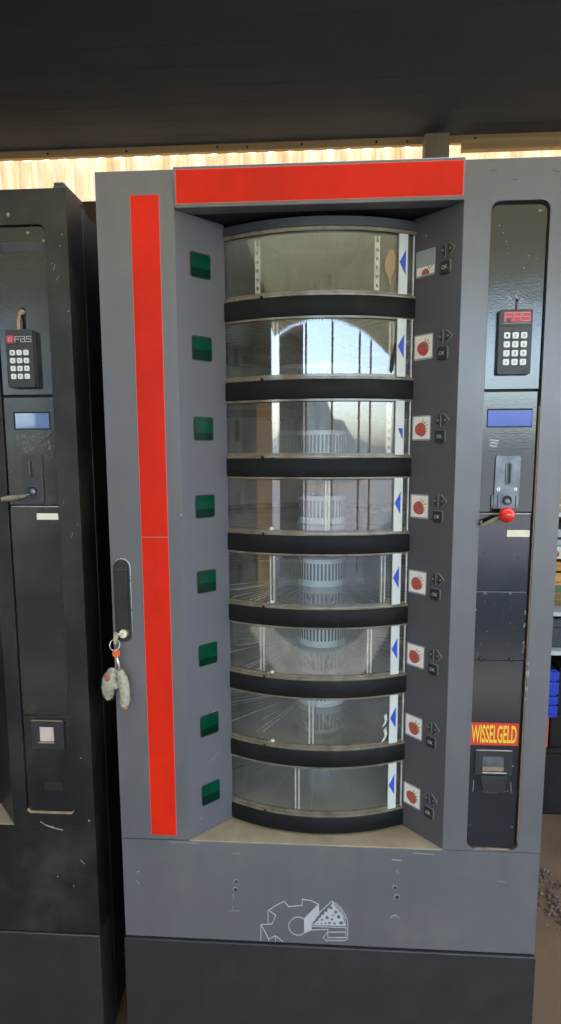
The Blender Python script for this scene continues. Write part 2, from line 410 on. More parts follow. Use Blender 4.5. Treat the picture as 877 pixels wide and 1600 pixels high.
# far hillside across the yard
b = MB(); N = 40; prev = []
vs, fs = [], []
for i in range(N+1):
    x = -70+140*i/N
    h = 3.4*math.exp(-((x+4)/15)**2)+.3*sin(x*.7)+.25*sin(x*1.9)+1.7
    vs += [(x, -26, -.05), (x, -32, max(.6, h*.8)), (x, -40, max(.9, h)), (x, -55, -.05)]
for i in range(N):
    for k in range(3): fs.append((4*i+k, 4*i+k+1, 4*i+5+k, 4*i+4+k))
b.add(vs, fs); struct(b.build('hills', 'hill'))
# dark loft above the machines; weathered roof sheets over the yard side
b = MB()
for i in range(9):
    b.box(-3.0, 5.0, .42+i*.1, .519+i*.1, H+.625, H+.66)
b.box(-3.0, 5.0, .38, .42, H+.60, H+1.15)
b.box(-3.0, 5.0, .43, 1.32, H+.665, H+.70)
struct(b.build('ceiling', 'loft', smooth=0))
b = MB(); vs = []; fs = []; n = 300
for i in range(n+1):
    x = -3.0+15*i/n; dz = .018*cos(i*pi/2.0)
    vs += [(x, -.35, H+1.15+dz), (x, -5.2, H+.80+dz), (x, -.35, H+1.156+dz), (x, -5.2, H+.806+dz)]
for i in range(n):
    a, c = 4*i, 4*i+4
    fs += [(a, a+1, c+1, c), (a+2, c+2, c+3, a+3), (a+1, a+3, c+3, c+1), (a, c, c+2, a+2)]
b.add(vs, fs); struct(b.build('roof', 'roofsheet'))

t = thing('shed_wall', 'glowing pale yellow translucent corrugated wall behind the tops of the machines', 'wall', (0, 1.32, 0))
b = MB(); vs = []; fs = []; n = 560
for i in range(n+1):
    x = -3.0+8*i/n; dy = .013*cos(i*pi/2.5)
    vs += [(x, dy, H+.40), (x, dy, H+.605), (x, dy+.003, H+.40), (x, dy+.003, H+.605)]
for i in range(n):
    a, c = 4*i, 4*i+4
    fs += [(a, a+1, c+1, c), (a+2, c+2, c+3, a+3)]
b.add(vs, fs); b.build('translucent_sheet', 'sheet', t)
b = MB(); b.box(-3, 5, -.012, .05, 0, H+.445); b.build('plank_panel', 'planks', t)
b = MB(); b.box(-3, 5, -.03, -.010, H+.597, H+.622)
for x in (-.62, -.32, .02, .13, .33, .60, .71, .95): b.disc(x, H+.61+random.uniform(-.003, .003), .004, -.033, -.03, 1)
b.build('top_rail', ['beam', 'void'], t)
b = MB(); b.box(.764, .848, -.10, -.035, 0, H+.60); b.build('wall_post', 'post', t)
b = MB(); b.box(.90, 1.5, -.06, -.033, H+.56, H+.594); b.build('cross_rail', 'beam', t)

t = thing('shed_side_wall', 'dark planked shed side wall with a tan door, left of the black machine', 'wall', (-2.6, 0, 0))
b = MB(); b.box(-.08, 0, -4.25, 1.3, 0, H+1.2); b.build('plank_panel', 'darkwall', t)
b = MB(); b.box(0, .05, -4.2, -2.75, 0, 1.85); b.build('door', 'tanwall', t)
b = MB(); b.box(.06, 1.85, -5.30, -5.24, 0, H+.79); b.build('reflection_blocker', 'darkwall', t)  # unseen dark panel added to block sky in the drum reflections
for x in (-.55, 1.15, 3.1, 4.1):
    b = MB(); b.box(2.6+x-.06, 2.6+x+.06, -5.3, -5.18, 0, H+.78); b.build('reflection_post', 'redpost' if x != 1.15 else 'post', t)  # unseen posts added for the dark and red lines they reflect in the drum

# ================================================================== SHARED PIECES
def keypad(root, x0, x1, z0, z1, ybase, th, brand, digit_rows=True, tilt=0.):
    """flat keypad box with 12 white keys; brand drawn at the top"""
    w, h = x1-x0, z1-z0; yf = ybase-th
    b = MB(); b.rrect(x0, x1, z0, z1, .003, yf, ybase)
    b.line([(x0+.004, z0+h*.745), (x1-.004, z0+h*.745)], .0006, yf-.0003, yf+.0005, 1)
    k = b.build('keypad', ['keybody', 'void'], root, bevel=.0012)
    b = MB()
    brand(b, x0, x1, z0, z1, yf)
    b.build('brand_print', ['brandred', 'lightprint', 'keybody'], k, smooth=0)
    chars = ['1', '2', '3', '4', '5', '6', '7', '8', '9', 'A', '0', 'C']
    ks = w*.185; gx = w*.255; gz = h*.137
    for i, ch in enumerate(chars):
        c, r = i % 3, i//3
        cx = (x0+x1)/2+(c-1)*gx; cz = z0+h*.60-r*gz
        b = MB(); b.rrect(cx-ks/2, cx+ks/2, cz-ks/2, cz+ks/2, .0022, yf-.0022, yf+.001)
        text_mb(ch, ks*.30, ks*.42, b, cx-ks*.15, cz-ks*.21, yf-.0026, yf-.002, 1)
        b.build('key', ['key', 'dig'], k, bevel=.0006)
    return k

def brand_red_block(b, x0, x1, z0, z1, yf):
    w, h = x1-x0, z1-z0
    xa, xb, za, zb = x0+w*.13, x1-w*.06, z1-h*.19, z1-h*.035
    b.rrect(xa, xb, za, zb, .001, yf-.0004, yf+.0005, 0)
    lw = .0008; y0, y1 = yf-.0008, yf-.0003
    cell = (xb-xa)/3; hh = zb-za
    for i, segs in enumerate((((.12, .08, .12, .9), (.12, .9, .95, .9), (.12, .5, .9, .5)),
                              ((.1, .08, .1, .9), (.1, .9, .9, .9), (.9, .9, .9, .08), (.1, .5, .9, .5)),
                              ((.92, .9, .08, .9), (.08, .9, .08, .5), (.08, .5, .9, .5), (.9, .5, .9, .1), (.9, .1, .06, .1)))):
        for s0 in segs:
            b.line([(xa+cell*(i+s0[0]), za+hh*s0[1]), (xa+cell*(i+s0[2]), za+hh*s0[3])], lw, y0, y1, 1)
    b.box(xa+cell*.35, xa+cell*.75, y0, y1, za, za+hh*.33, 2)
    b.line([(xa, za-.0022), (xb, za-.0022)], .0009, yf-.0004, yf+.0003, 1)

def brand_icon_left(b, x0, x1, z0, z1, yf):
    w, h = x1-x0, z1-z0
    xa, s = x0+w*.04, w*.27; zc = z1-h*.165
    b.rrect(xa, xa+s, zc-s*.5, zc+s*.5, .003, yf-.0004, yf+.0005, 0)
    b.line([(xa+s*.75, zc+s*.25), (xa+s*.3, zc+s*.25), (xa+s*.25, zc-s*.25), (xa+s*.7, zc-s*.25), (xa+s*.7, zc), (xa+s*.45, zc)], .0009, yf-.0008, yf-.0003, 1)
    xl = xa+s*1.1; cell = (x1-w*.03-xl)/3; hh = s*.72; za = zc-hh/2; lw = .0012
    for i, segs in enumerate((((.1, 0, .1, .95), (.1, .95, .95, .95), (.1, .5, .8, .5)),
                              ((.05, .95, .85, .95), (.85, .95, .85, 0), (.85, 0, .1, 0), (.1, 0, .1, .5), (.1, .5, .85, .5)),
                              ((.98, .95, .15, .95), (.15, .95, .15, .5), (.15, .5, .95, .5), (.95, .5, .95, 0), (.95, 0, .05, 0)))):
        for s0 in segs:
            b.line([(xl+cell*(i+s0[0]), za+hh*s0[1]), (xl+cell*(i+s0[2]), za+hh*s0[3])], lw, yf-.0006, yf+.0003, 1)

# ================================================================== GREY DRUM MACHINE
VM = thing('vending_machine', 'tall grey drum vending machine with eight clear tiers and red reflective strips', 'vending machine', (0, 0, 0))
SEAM = H-1.2955; PB = H-1.520
OX0, OX1, HB = .1437, .6582, H-.067
JX0, JX1, JD = .2215, .583, .085            # back edges of the slanted side panels
FT = .030
# cabinet
b = MB()
b.box(.004, .03, FT+.001, .90, .03, H-.004); b.box(.82, .846, FT+.001, .90, .03, H-.004)
b.box(.031, .819, .86, .90, .03, H-.004); b.box(.031, .819, FT+.001, .859, H-.03, H-.004)
b.box(.031, .819, .05, .859, .03, .06)
b.build('cabinet', 'cabinet', VM, bevel=.002)
b = MB()
b.box(.0305, .034, .20, .858, SEAM-.02, H-.10); b.box(.816, .8195, .20, .858, SEAM-.02, H-.10); b.box(.0345, .8155, .854, .858, SEAM-.02, H-.10)
b.box(.031, .819, .10, .853, SEAM-.03, SEAM-.004)
b.build('inner_lining', 'inner', VM)
# front frame: two stiles
b = MB()
b.box(0, OX0, 0, FT, SEAM, H)
hole_plate(b, OX1, .85, SEAM, H, .7055, .8065, SEAM+.003, H-.069, .016, 0, FT)
# chips along the edges
for x, z, s in ((.7065, H-.80, 1.2), (.8075, H-.905, 2.5), (.8078, H-.925, 4), (.8072, H-.955, 3), (.8068, H-.975, 2), (.002, H-.34, 1.4), (.0018, H-.66, 1), (.1425, H-.62, 2)):
    b.prism([(x+random.uniform(.0008, .0016)*s*cos(a)*.7, z+random.uniform(.0008, .002)*s*sin(a)) for a in [k*pi/4 for k in range(8)]], -.0004, .001, 1)
for x, z, l_, a in ((.70, H-.02, .012, .1), (.806, H-.022, .012, -.2), (.74, H-.035, .008, .0), (.832, H-.12, .02, 1.5)):
    b.line([(x, z), (x+l_*cos(a), z+l_*sin(a))], .0009, -.0003, .0005, 2)
b.build('front_frame', ['grey', 'chip', 'void'], VM, bevel=.0018)
# worn edge strip along the right side of the control recess
b = MB(); b.box(.8048, .8062, .0015, .0058, SEAM+.02, H-.42); b.box(.722, .79, .002, .0058, SEAM+.0028, SEAM+.0046)
b.build('worn_edge', 'rust', VM)
# header
b = MB(); b.box(OX0+.0005, OX1-.0005, -.004, FT, HB, H+.003); hd = b.build('header_panel', 'grey', VM, bevel=.0015)
b = MB(); b.box(.148, .6555, -.0046, -.0035, H-.0605, H-.0022, 1); b.box(.1492, .6543, -.0050, -.004, H-.0592, H-.0035, 0)
b.build('reflective_strip', ['red', 'redrim'], hd)
# left red tape, two lengths butted
for z0, z1 in ((H-.6632, H-.0415), (H-1.2860, H-.6640)):
    b = MB(); b.box(.0632, .1168, -.0006, .0005, z0, z1, 1); b.box(.0642, .1158, -.0010, .0003, z0+.0006, z1-.0006, 0)
    b.build('reflective_strip', ['red', 'redrim'], VM)
# lower panel with logo, holes, scrapes
b = MB(); b.box(0, .85, .001, FT, PB, SEAM-.002)
for x, z, r in ((.2386, H-1.3841, .0032), (.237, H-1.4028, .0040), (.5653, H-1.3832, .0032), (.5696, H-1.4042, .0042)):
    b.disc(x, z, r*1.35, .0004, .002, 1); b.disc(x+.0004, z-.0003, r, 0, .0015, 2)
for pts, w in (([(.232, H-1.3225), (.246, H-1.3222)], .0016), ([(.5585, H-1.3225), (.577, H-1.3232)], .002),
               ([(.557, H-1.4545), (.561, H-1.4475), (.568, H-1.446), (.574, H-1.4505), (.5755, H-1.453)], .0017),
               ([(.2315, H-1.452), (.2305, H-1.4405)], .0012), ([(.233, H-1.425), (.2325, H-1.413)], .001), ([(.221, H-1.4525), (.245, H-1.4515)], .0008),
               ([(.030, H-1.372), (.034, H-1.371)], .002), ([(.028, H-1.392), (.033, H-1.399)], .0009), ([(.60, H-1.306), (.64, H-1.3075)], .0012),
               ([(.1, H-1.301), (.165, H-1.3025)], .0012), ([(.567, H-1.345), (.572, H-1.352)], .001), ([(.77, H-1.36), (.786, H-1.362)], .0007)):
    b.line(pts, w, .0003, .002, 1)
lp = b.build('lower_panel', ['grey', 'chip', 'void'], VM, bevel=.0012)
LOGO = [
 [(.2892, .3130), (.2895, .3499), (.3128, .352), (.3207, .3721), (.3063, .3832), (.3048, .3809), (.3046, .3539)],
 [(.3063, .3832), (.3223, .3959), (.339, .4052), (.3476, .3934), (.3755, .3978), (.3764, .4117), (.3941, .4094), (.4099, .4017)],
 [(.4099, .4017), (.3799, .3671)],
 [(.3799, .3677), (.3683, .3713), (.3620, .3695), (.3568, .366), (.3520, .3615), (.3487, .356), (.3476, .3505), (.3481, .3449), (.3501, .3395), (.3539, .3347), (.3595, .3308), (.3655, .3289), (.3730, .3300), (.3799, .3347)],
 [(.2906, .3484), (.3059, .3171), (.3058, .3130)], [(.3059, .3171), (.3205, .3253), (.3350, .3130)], [(.3205, .3253), (.3204, .3130)],
 [(.3799, .3347), (.3943, .3424), (.4294, .3458), (.4294, .3404), (.4197, .3262), (.4276, .318)],
 [(.4294, .3404), (.4296, .3204), (.4649, .3222), (.4706, .3273), (.4708, .359), (.4690, .3695), (.4657, .3792), (.4600, .3890), (.4542, .3975), (.4460, .4045), (.437, .4102), (.4128, .3845)],
 [(.4384, .4062), (.4470, .3990), (.4542, .3912), (.4600, .3815), (.4644, .3713), (.4666, .3556), (.4668, .3287)],
 [(.3957, .3552), (.4665, .3562)], [(.3957, .3510), (.4665, .3515)], [(.4294, .3395), (.4647, .3413)], [(.4295, .3267), (.4648, .3286)],
]
b = MB()
for p in LOGO: b.line(p, .0014, -.0002, .002)
b.prism([(.4099, .4017), (.3799, .3677), (.3799, .3347), (.3958, .3441), (.3949, .3552), (.412, .3797)][::-1], -.0001, .002)
# the pebbled wedge: pale ground with dark cells
b.prism([(.4000, .3556), (.4655, .3564), (.4590, .3800), (.4384, .4050)], .0002, .002)
for x, z, r in [(.4348, .3956, 20), (.4257, .3883, 15), (.4451, .3861, 18), (.4194, .3811, 12), (.4515, .3754, 20), (.4275, .3726, 18), (.4395, .3779, 9), (.4378, .3693, 14), (.4172, .3674, 13), (.4132, .3741, 9), (.4568, .3624, 20), (.4431, .3601, 13), (.4322, .3608, 13), (.4244, .3598, 10), (.4164, .3594, 9), (.4086, .366, 8), (.4086, .359, 7), (.4023, .3609, 7)]:
    rr_ = r*.000225
    b.prism([(x+rr_*random.uniform(.85, 1.1)*cos(k*pi/4), z+rr_*.85*random.uniform(.85, 1.1)*sin(k*pi/4)) for k in range(8)], -.0003, .0015, 1)
b.build('gear_logo', ['logo', 'grey'], lp, smooth=0)
b = MB(); b.box(-.002, .852, -.006, FT, .03, PB-.002); b.box(.03, .82, .03, .1, 0, .03)
b.build('kick_plate', 'blackplast', VM, bevel=.002)
# dusty ledge below the drum, dark ceiling of the recess
b = MB(); zl = SEAM+.0005
b.add([(OX0, .001, zl), (OX1, .001, zl), (JX1+.03, .34, zl+.001), (JX0-.03, .34, zl+.001), (OX0, .001, zl-.003), (OX1, .001, zl-.003), (JX1+.03, .34, zl-.003), (JX0-.03, .34, zl-.003)],
      [(0, 1, 2, 3), (7, 6, 5, 4), (0, 4, 5, 1), (1, 5, 6, 2), (2, 6, 7, 3), (3, 7, 4, 0)])
b.build('recess_ledge', 'ledge', VM)
b = MB(); b.box(OX0-.01, OX1+.01, FT+.001, .40, H-.066, H-.062); b.build('recess_ceiling', 'void', VM)

# ---- slanted side panels: local frame u (into the machine along the panel), v up, w out of the panel
def jamb_T(left):
    if left: o, e = Vector((OX0, 0, 0)), Vector((JX0, JD, 0))
    else: o, e = Vector((OX1, 0, 0)), Vector((JX1, JD, 0))
    du = (e-o).normalized(); nrm = Vector((du.y, -du.x, 0)) if left else Vector((-du.y, du.x, 0))
    return (lambda u, w, v: tuple(o+du*u-nrm*w+Vector((0, 0, v)))), (e-o).length
TL, LL = jamb_T(True); TR, LR = jamb_T(False)
b = MB(TL); b.box(0, LL, 0, .004, SEAM+.001, HB-.0005)
b.line([(.055, H-1.045), (.072, H-1.034)], .0012, -.0003, .001, 1); b.line([(.058, H-1.056), (.076, H-1.054), (.082, H-1.049)], .0014, -.0003, .001, 1); b.line([(.064, H-1.071), (.066, H-1.075)], .001, -.0003, .001, 1)
b.line([(.055, H-1.142), (.07, H-1.137), (.082, H-1.128)], .0009, -.0003, .001, 1); b.line([(.026, H-1.262), (.032, H-1.258)], .001, -.0003, .001, 1)
b.box(LL-.004, LL, .0045, .16, SEAM+.001, HB-.0005, 2)
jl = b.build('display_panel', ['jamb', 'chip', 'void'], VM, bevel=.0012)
b = MB(TR); b.box(0, LR, 0, .004, SEAM+.001, HB-.0005); b.disc(.083, H-.104, .0018, -.0006, .001, 1)
b.box(LR-.004, LR, .0045, .16, SEAM+.001, HB-.0005, 2)
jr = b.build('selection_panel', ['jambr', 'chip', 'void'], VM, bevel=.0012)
for i in range(8):
    zc = H-.1537-.1512*i
    b = MB(TL)
    b.rrect(.0325, .0800, zc-.0228, zc+.0228, .005, -.0008, .002, 0); b.rrect(.0345, .0782, zc-.0210, zc+.0210, .004, -.0012, .001, 1); b.rrect(.0348, .0779, zc-.0207, zc-.005+.003*sin(i*2.1), .0035, -.0014, .001, 2)
    b.build('display_window', ['void', 'green', 'greend'], jl)
    # picture screen on the other side
    zp = H-.1530-.1518*i
    b = MB(TR)
    b.rrect(.0595, .1050, zp-.0238, zp+.0238, .003, -.0008, .002, 0)
    b.box(.0612, .1020, -.0012, .001, zp-.0205, zp+.0212, 1)
    if i == 0:
        b.box(.0612, .1020, -.0016, .0, zp-.006, zp+.0212, 4)
        cx, cz, top = .081, zp-.020, .010
        b.prism([(cx+.009*cos(a), cz+.010*sin(a)) for a in [pi*k/12 for k in range(13)]], -.0020, -.0008, 2)
        b.line([(cx-.010, cz+.008), (cx-.016, cz+.013)], .002, -.0022, -.001, 3); b.line([(cx-.006, cz+.010), (cx-.008, cz+.014)], .0015, -.0022, -.001, 3)
    else:
        cx, cz = .0825+random.uniform(-.002, .002), zp-.003
        pts = []
        for k in range(22):
            a = 2*pi*k/22; rad = .0122*(1+.07*sin(2*a+.9)+.05*sin(3*a+i)+random.uniform(-.03, .03))
            pts.append((cx+rad*cos(a)*1.05, cz+rad*sin(a)*1.12))
        b.prism(pts, -.0018, -.0008, 2)
        for dx, dz, ex, ez in ((-.007, .009, -.013, .015), (-.009, .006, -.017, .009), (-.010, .003, -.016, .001), (-.004, .011, -.006, .018), (-.011, .0, -.015, -.004)):
            b.line([(cx+dx, cz+dz), (cx+ex, cz+ez)], .0014, -.0021, -.0012, 3)
    b.build('picture_screen', ['frameplast', 'photo', 'berry', 'leaf', 'lcdgrey'], jr)
    za = H-.1405-.1515*i
    for sgn in (1, -1):                     # left and right arrow keys make a split diamond
        uc = .0325+sgn*.0035
        def tri(g): return [(uc-sgn*g*.3, za-.0120-g*.6), (uc+sgn*(.0132+g), za), (uc-sgn*g*.3, za+.0120+g*.6)]
        b = MB(TR); tr1, tr2 = tri(.0010), tri(-.0010)
        if sgn < 0: pass
        b.prism(tr1, -.0022, .001, 0); b.prism(tr2, -.0034, .0, 1); b.disc(uc+sgn*.0055, za, .0026, -.0038, -.003, 0)
        b.build('arrow_button', ['arrowrim', 'blackplast'], jr, bevel=.0005)
    zo = H-.1700-.1516*i
    b = MB(TR); b.rrect(.0240, .0462, zo-.0112, zo+.0112, .003, -.0015, .001, 0); b.rrect(.0252, .0466, zo-.0115, zo+.0108, .003, -.0036, .0, 1)
    TRm = MB(TR)
    text_mb('OK', -.0125, .0070, b, .0425, zo-.0038, -.0041, -.0033, 2)
    b.build('confirm_button', ['arrowrim', 'blackplast', 'lightprint'], jr, bevel=.0005)

# ---- the drum
Z0, DZ = H-.2519, -.1488
adj = [.0035, 0, 0, -.002, -.002, 0, 0, .0025]
zr = [Z0+DZ*i+adj[i] for i in range(8)]     # lower edge of each black band
BH = .0355
b = MB(); b.lathe([(0, H-.0905), (DR+.004, H-.0905), (DR+.004, H-.0745), (0, H-.0745)], DX, DY, n=128); b.lathe([(DR-.006, H-.0975), (DR+.002, H-.0975), (DR+.002, H-.091), (DR-.006, H-.091)], DX, DY, n=128, mi=1)
b.lathe([(0, H-.0915), (DR-.007, H-.0915), (DR-.007, H-.0908), (0, H-.0908)], DX, DY, n=96, mi=2)  # pale disc added under the cap to brighten the top tier
b.build('drum_cap', ['capm', 'lip', 'inner'], VM, smooth=50)
DIV = {0: (-19.4, 17.1), 1: (-13.7, 22.3), 2: (-13.8, 21.9), 3: (2.6,), 4: (-15.1, 20.9), 5: (-18.8, 16.6), 6: (-2.3,), 7: (-6.9,)}
rad = math.radians
for i in range(8):
    z = zr[i]; zt = z+BH; ztop = (zr[i-1]-.002) if i else H-.0975
    b = MB()
    b.lathe([(DR-.012, z), (DR+.002, z), (DR+.0035, z+.003), (DR+.0035, zt-.003), (DR+.002, zt), (DR-.012, zt)], DX, DY, n=144, mi=0)
    b.lathe([(DR-.008, zt+.0005), (DR+.0025, zt+.0005), (DR+.0030, zt+.003), (DR+.0025, zt+.0055), (DR-.001, zt+.0055), (DR-.001, zt+.0105), (DR-.008, zt+.0105)], DX, DY, n=144, mi=1)
    if i < 7: b.lathe([(DR-.008, z-.0045), (DR+.0012, z-.0045), (DR+.0012, z-.0005), (DR-.008, z-.0005)], DX, DY, n=144, mi=1)
    b.lathe([(.05, zt-.010), (DR-.0125, zt-.010), (DR-.0125, zt-.004), (.05, zt-.004)], DX, DY, n=96, mi=2)
    rnd = random.Random(40+i)                # radial ribs moulded into the tray; white ones paint in reflected light streaks
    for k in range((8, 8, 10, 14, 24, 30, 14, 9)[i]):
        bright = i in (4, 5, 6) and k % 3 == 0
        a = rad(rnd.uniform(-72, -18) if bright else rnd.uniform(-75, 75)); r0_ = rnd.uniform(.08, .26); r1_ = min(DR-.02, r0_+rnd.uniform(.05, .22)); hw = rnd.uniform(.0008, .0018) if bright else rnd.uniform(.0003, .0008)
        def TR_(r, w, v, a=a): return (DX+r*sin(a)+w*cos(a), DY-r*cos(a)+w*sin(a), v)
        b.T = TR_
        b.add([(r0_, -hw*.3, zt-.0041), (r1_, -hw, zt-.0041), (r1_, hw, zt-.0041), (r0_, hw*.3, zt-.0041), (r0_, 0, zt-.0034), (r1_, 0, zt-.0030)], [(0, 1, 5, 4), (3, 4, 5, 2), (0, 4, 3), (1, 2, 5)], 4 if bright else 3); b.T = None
    a = rad(-15)
    if i in (3, 4, 5, 6): b.sphere((DX+(DR-.002)*sin(a), DY-(DR-.002)*cos(a), zt+.0125), .0035, 4, 10, 6, (1.3, .8, 1)); b.sphere((DX+DR*sin(a-.02), DY-DR*cos(a-.02), zt+.0105), .0024, 3, 8, 5)
    # small dark rivet on the lip and a catch
    a = rad(-17.5); b.sphere((DX+(DR+.003)*sin(a), DY-(DR+.003)*cos(a), zt+.002), .0032, 0, 10, 6)
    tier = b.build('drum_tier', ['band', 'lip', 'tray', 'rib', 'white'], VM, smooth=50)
    b = MB(); b.lathe([(DR-.004, zt+.011), (DR-.001, zt+.011), (DR-.001, ztop-.004), (DR-.004, ztop-.004)], DX, DY, rad(-62), rad(62), n=96)
    b.build('glass_panel', 'glass', tier, smooth=50)
    # slotted white air vent standing at the middle of the tray
    hx, hy, hr = .4125, .325, .056
    b = MB(); b.lathe([(0, zt-.003), (hr, zt-.003), (hr, zt+.062), (0, zt+.062)], hx, hy, n=40)
    b.lathe([(hr+.0005, zt-.003), (hr+.003, zt-.003), (hr+.003, zt+.003), (hr+.0005, zt+.003)], hx, hy, n=40)
    for k in range(-9, 10):
        a = k*rad(9.2)
        b.lathe([(hr-.002, zt+.012), (hr+.0006, zt+.012), (hr+.0006, zt+.052), (hr-.002, zt+.052)], hx, hy, a-rad(2.3), a+rad(2.3), n=2, mi=1)
    b.lathe([(0, zt+.0625), (.020, zt+.0625), (.020, ztop-.0045 if i == 0 else zr[i-1]+BH-.011), (0, ztop-.0045 if i == 0 else zr[i-1]+BH-.011)], hx, hy, n=20, mi=2)
    b.build('vent_hub', ['hub', 'slot', 'blackplast'], tier)
    for ang in DIV[i]:
        a = rad(ang); cx, cy = DX, DY
        def TD(r, w, v, a=a): return (DX+r*sin(a)+w*cos(a), DY-r*cos(a)+w*sin(a), v)
        b = MB(TD); ztp = ztop-.006
        b.box(.150, DR-.0125, -.0009, .0009, zt-.003, ztp-.004, 0)
        b.box(DR-.0120, DR-.0085, -.0060, -.0032, zt-.003, ztp, 1); b.box(DR-.0120, DR-.0085, .0015, .0042, zt-.003, ztp, 1)
        b.box(DR-.0118, DR-.0100, -.0030, .0013, zt-.003, ztp, 0)
        if i in (0, 2): 
            for q in range(6): b.box(DR-.0082, DR-.0075, -.0052, .0035, zt+.008+q*.016, zt+.018+q*.016, 1)
        b.build('divider', ['clear', 'mark'], tier)
    # white door strip with its blue arrow, slid to the right on the outside of the glass
    a0, a1 = rad(23.1), rad(26.0)
    b = MB(); b.lathe([(DR-.0003, zt+.0065), (DR+.0030, zt+.0065), (DR+.0030, ztop-.001), (DR-.0003, ztop-.001)], DX, DY, a0, a1, n=6)
    st = b.build('door_strip', 'white', tier)
    zc = (zt+ztop)/2+.006
    hh = .0225
    b = MB(); ro = DR+.0034
    def cyl(a, zz, r): return (DX+r*sin(a), DY-r*cos(a), zz)
    if i == 2: A, B_, C_ = (a0+rad(.8), zc-.004), (a0+rad(2.4), zc-.026), (a0+rad(2.4), zc-.004)
    else: A, B_, C_ = (a0+rad(.15), zc), (a0+rad(2.2), zc-hh), (a0+rad(2.2), zc+hh)
    b.add([cyl(*p, ro) for p in (A, B_, C_)]+[cyl(*p, ro-.0006) for p in (A, B_, C_)], [(0, 1, 2), (5, 4, 3), (0, 3, 4, 1), (1, 4, 5, 2), (2, 5, 3, 0)])
    b.build('arrow_mark', 'blue', tier, smooth=0)
    # outer edge rail of the sliding door
    b = MB()
    for aa in (28.0, 29.2): b.lathe([(DR-.0005, zt+.0065), (DR+.002, zt+.0065), (DR+.002, ztop-.001), (DR-.0005, ztop-.001)], DX, DY, rad(aa), rad(aa+.35), n=2)
    b.build('door_rail', 'mark', tier)
b = MB()                                    # torn brown tape stuck inside the top tier window
b.T = lambda a, r, z: (DX+r*sin(a), DY-r*cos(a), z)
P = [(18.6, .052), (19.4, .070), (20.3, .078), (21.4, .080), (22.2, .070), (22.0, .045), (21.0, .030), (20.6, .012), (19.9, .030), (19.3, .036), (18.9, .044)]
b.prism([(rad(a), zr[0]+BH+z_+.006) for a, z_ in P], DR-.0002, DR-.0010); b.build('torn_tape', 'cardboard', VM)
b = MB(); b.T = lambda a, r, z: (DX+r*sin(a), DY-r*cos(a), z)
b.prism([(rad(a), zr[1]+BH+z_+.008) for a, z_ in [(21.0, .010), (21.6, .004), (22.3, .012), (22.5, .040), (22.9, .062), (22.3, .058), (21.9, .044), (21.2, .030)]], DR-.0002, DR-.0010); b.build('torn_tape', 'void', VM)
b = MB(); b.T = lambda a, r, z: (DX+r*sin(a), DY-r*cos(a), z)
for zz, sz in ((.035, 1.), (.002, 1.1)): b.prism([(rad(a), zr[6]+BH+zz+z_*sz+.008) for a, z_ in [(20.6, .000), (21.8, .004), (22.6, .016), (22.2, .030), (21.3, .024), (21.7, .012)]], DR-.0002, DR-.0010)
b.build('torn_tape', 'mark', VM)

# ---- control column
PX0, PX1 = .7058, .8062
yp = .006
b = MB(); b.rrect(PX0-.004, PX1+.004, SEAM+.0005, H-.066, .016, yp+.006, yp+.012); b.build('panel_backing', 'void', VM)
def rounded_top(x0, x1, z0, z1, r, n=6):
    p = [(x0, z0), (x1, z0)]
    p += [(x1-r+r*cos(a), z1-r+r*sin(a)) for a in [pi/2*k/n for k in range(n+1)]]
    p += [(x0+r-r*sin(a), z1-r+r*cos(a)) for a in [pi/2*k/n for k in range(n+1)]]
    return p
def rounded_bottom(x0, x1, z0, z1, r, n=6):
    return [(x, z0+z1-z) for x, z in rounded_top(x0, x1, z0, z1, r, n)][::-1]
b = MB(); b.prism(rounded_top(PX0+.0012, PX1-.003, H-.3895, H-.0745, .013), yp, yp+.005)
b.rrect(.7555, .7605, H-.254, H-.232, .0022, yp-.0006, yp+.001, 1)
for _ in range(26):
    x, z = .757+random.gauss(0, .011), H-.236+random.gauss(0, .010)
    b.disc(x, z, random.uniform(.0004, .0016), yp-.0002, yp+.001, 2, 7, random.uniform(.0004, .0015))
for x, z, s in ((.722, H-.108, .0009), (.729, H-.12, .0006), (.735, H-.135, .0008), (.79, H-.085, .0016), (.7935, H-.0845, .0010), (.775, H-.16, .0009), (.768, H-.18, .0012), (.758, H-.196, .0007), (.74, H-.155, .0006), (.79, H-.165, .0007), (.72, H-.25, .0016), (.79, H-.242, .0017), (.716, H-.35, .0012), (.72, H-.372, .0015)):
    b.disc(x, z, s, yp-.0002, yp+.001, 2, 7)
b.build('keypad_panel', ['black', 'void', 'lightprint'], VM, bevel=.0008)
# cable tail hanging out of the hole
b = MB(); b.tube([(.758, yp+.003, H-.238), (.758, yp-.003, H-.241), (.758, yp-.004, H-.250), (.7583, yp-.006, H-.256)], .0018); b.build('keypad_cable', 'ochre', VM)
keypad(VM, .7255, .7835, H-.3650, H-.2530, yp, .012, brand_red_block)
b = MB(); b.box(PX0+.0002, PX1-.004, yp, yp+.005, H-.6135, H-.3945)
for x0, x1, z in ((.722, .735, H-.482), (.7225, .734, H-.487), (.721, .732, H-.492)):
    b.line([(x0, z+.001), (x1, z-.001)], .0030, yp-.0003, yp+.001, 1)
b.line([(.716, H-.5015), (.735, H-.5015)], .0008, yp-.0003, yp+.001, 2); b.line([(.775, H-.4855), (.794, H-.4865)], .0006, yp-.0003, yp+.001, 2); b.line([(.775, H-.497), (.791, H-.498)], .0006, yp-.0003, yp+.001, 2)
b.build('coin_panel', ['black', 'logo', 'coinblack'], VM, bevel=.0008)
b = MB(); b.box(.7135, .7945, yp-.0010, yp+.001, H-.4585, H-.4245, 0); b.box(.7150, .7935, yp-.0014, yp+.001, H-.4565, H-.4275, 1)
b.build('display_screen', ['void', 'lcdblue'], VM)
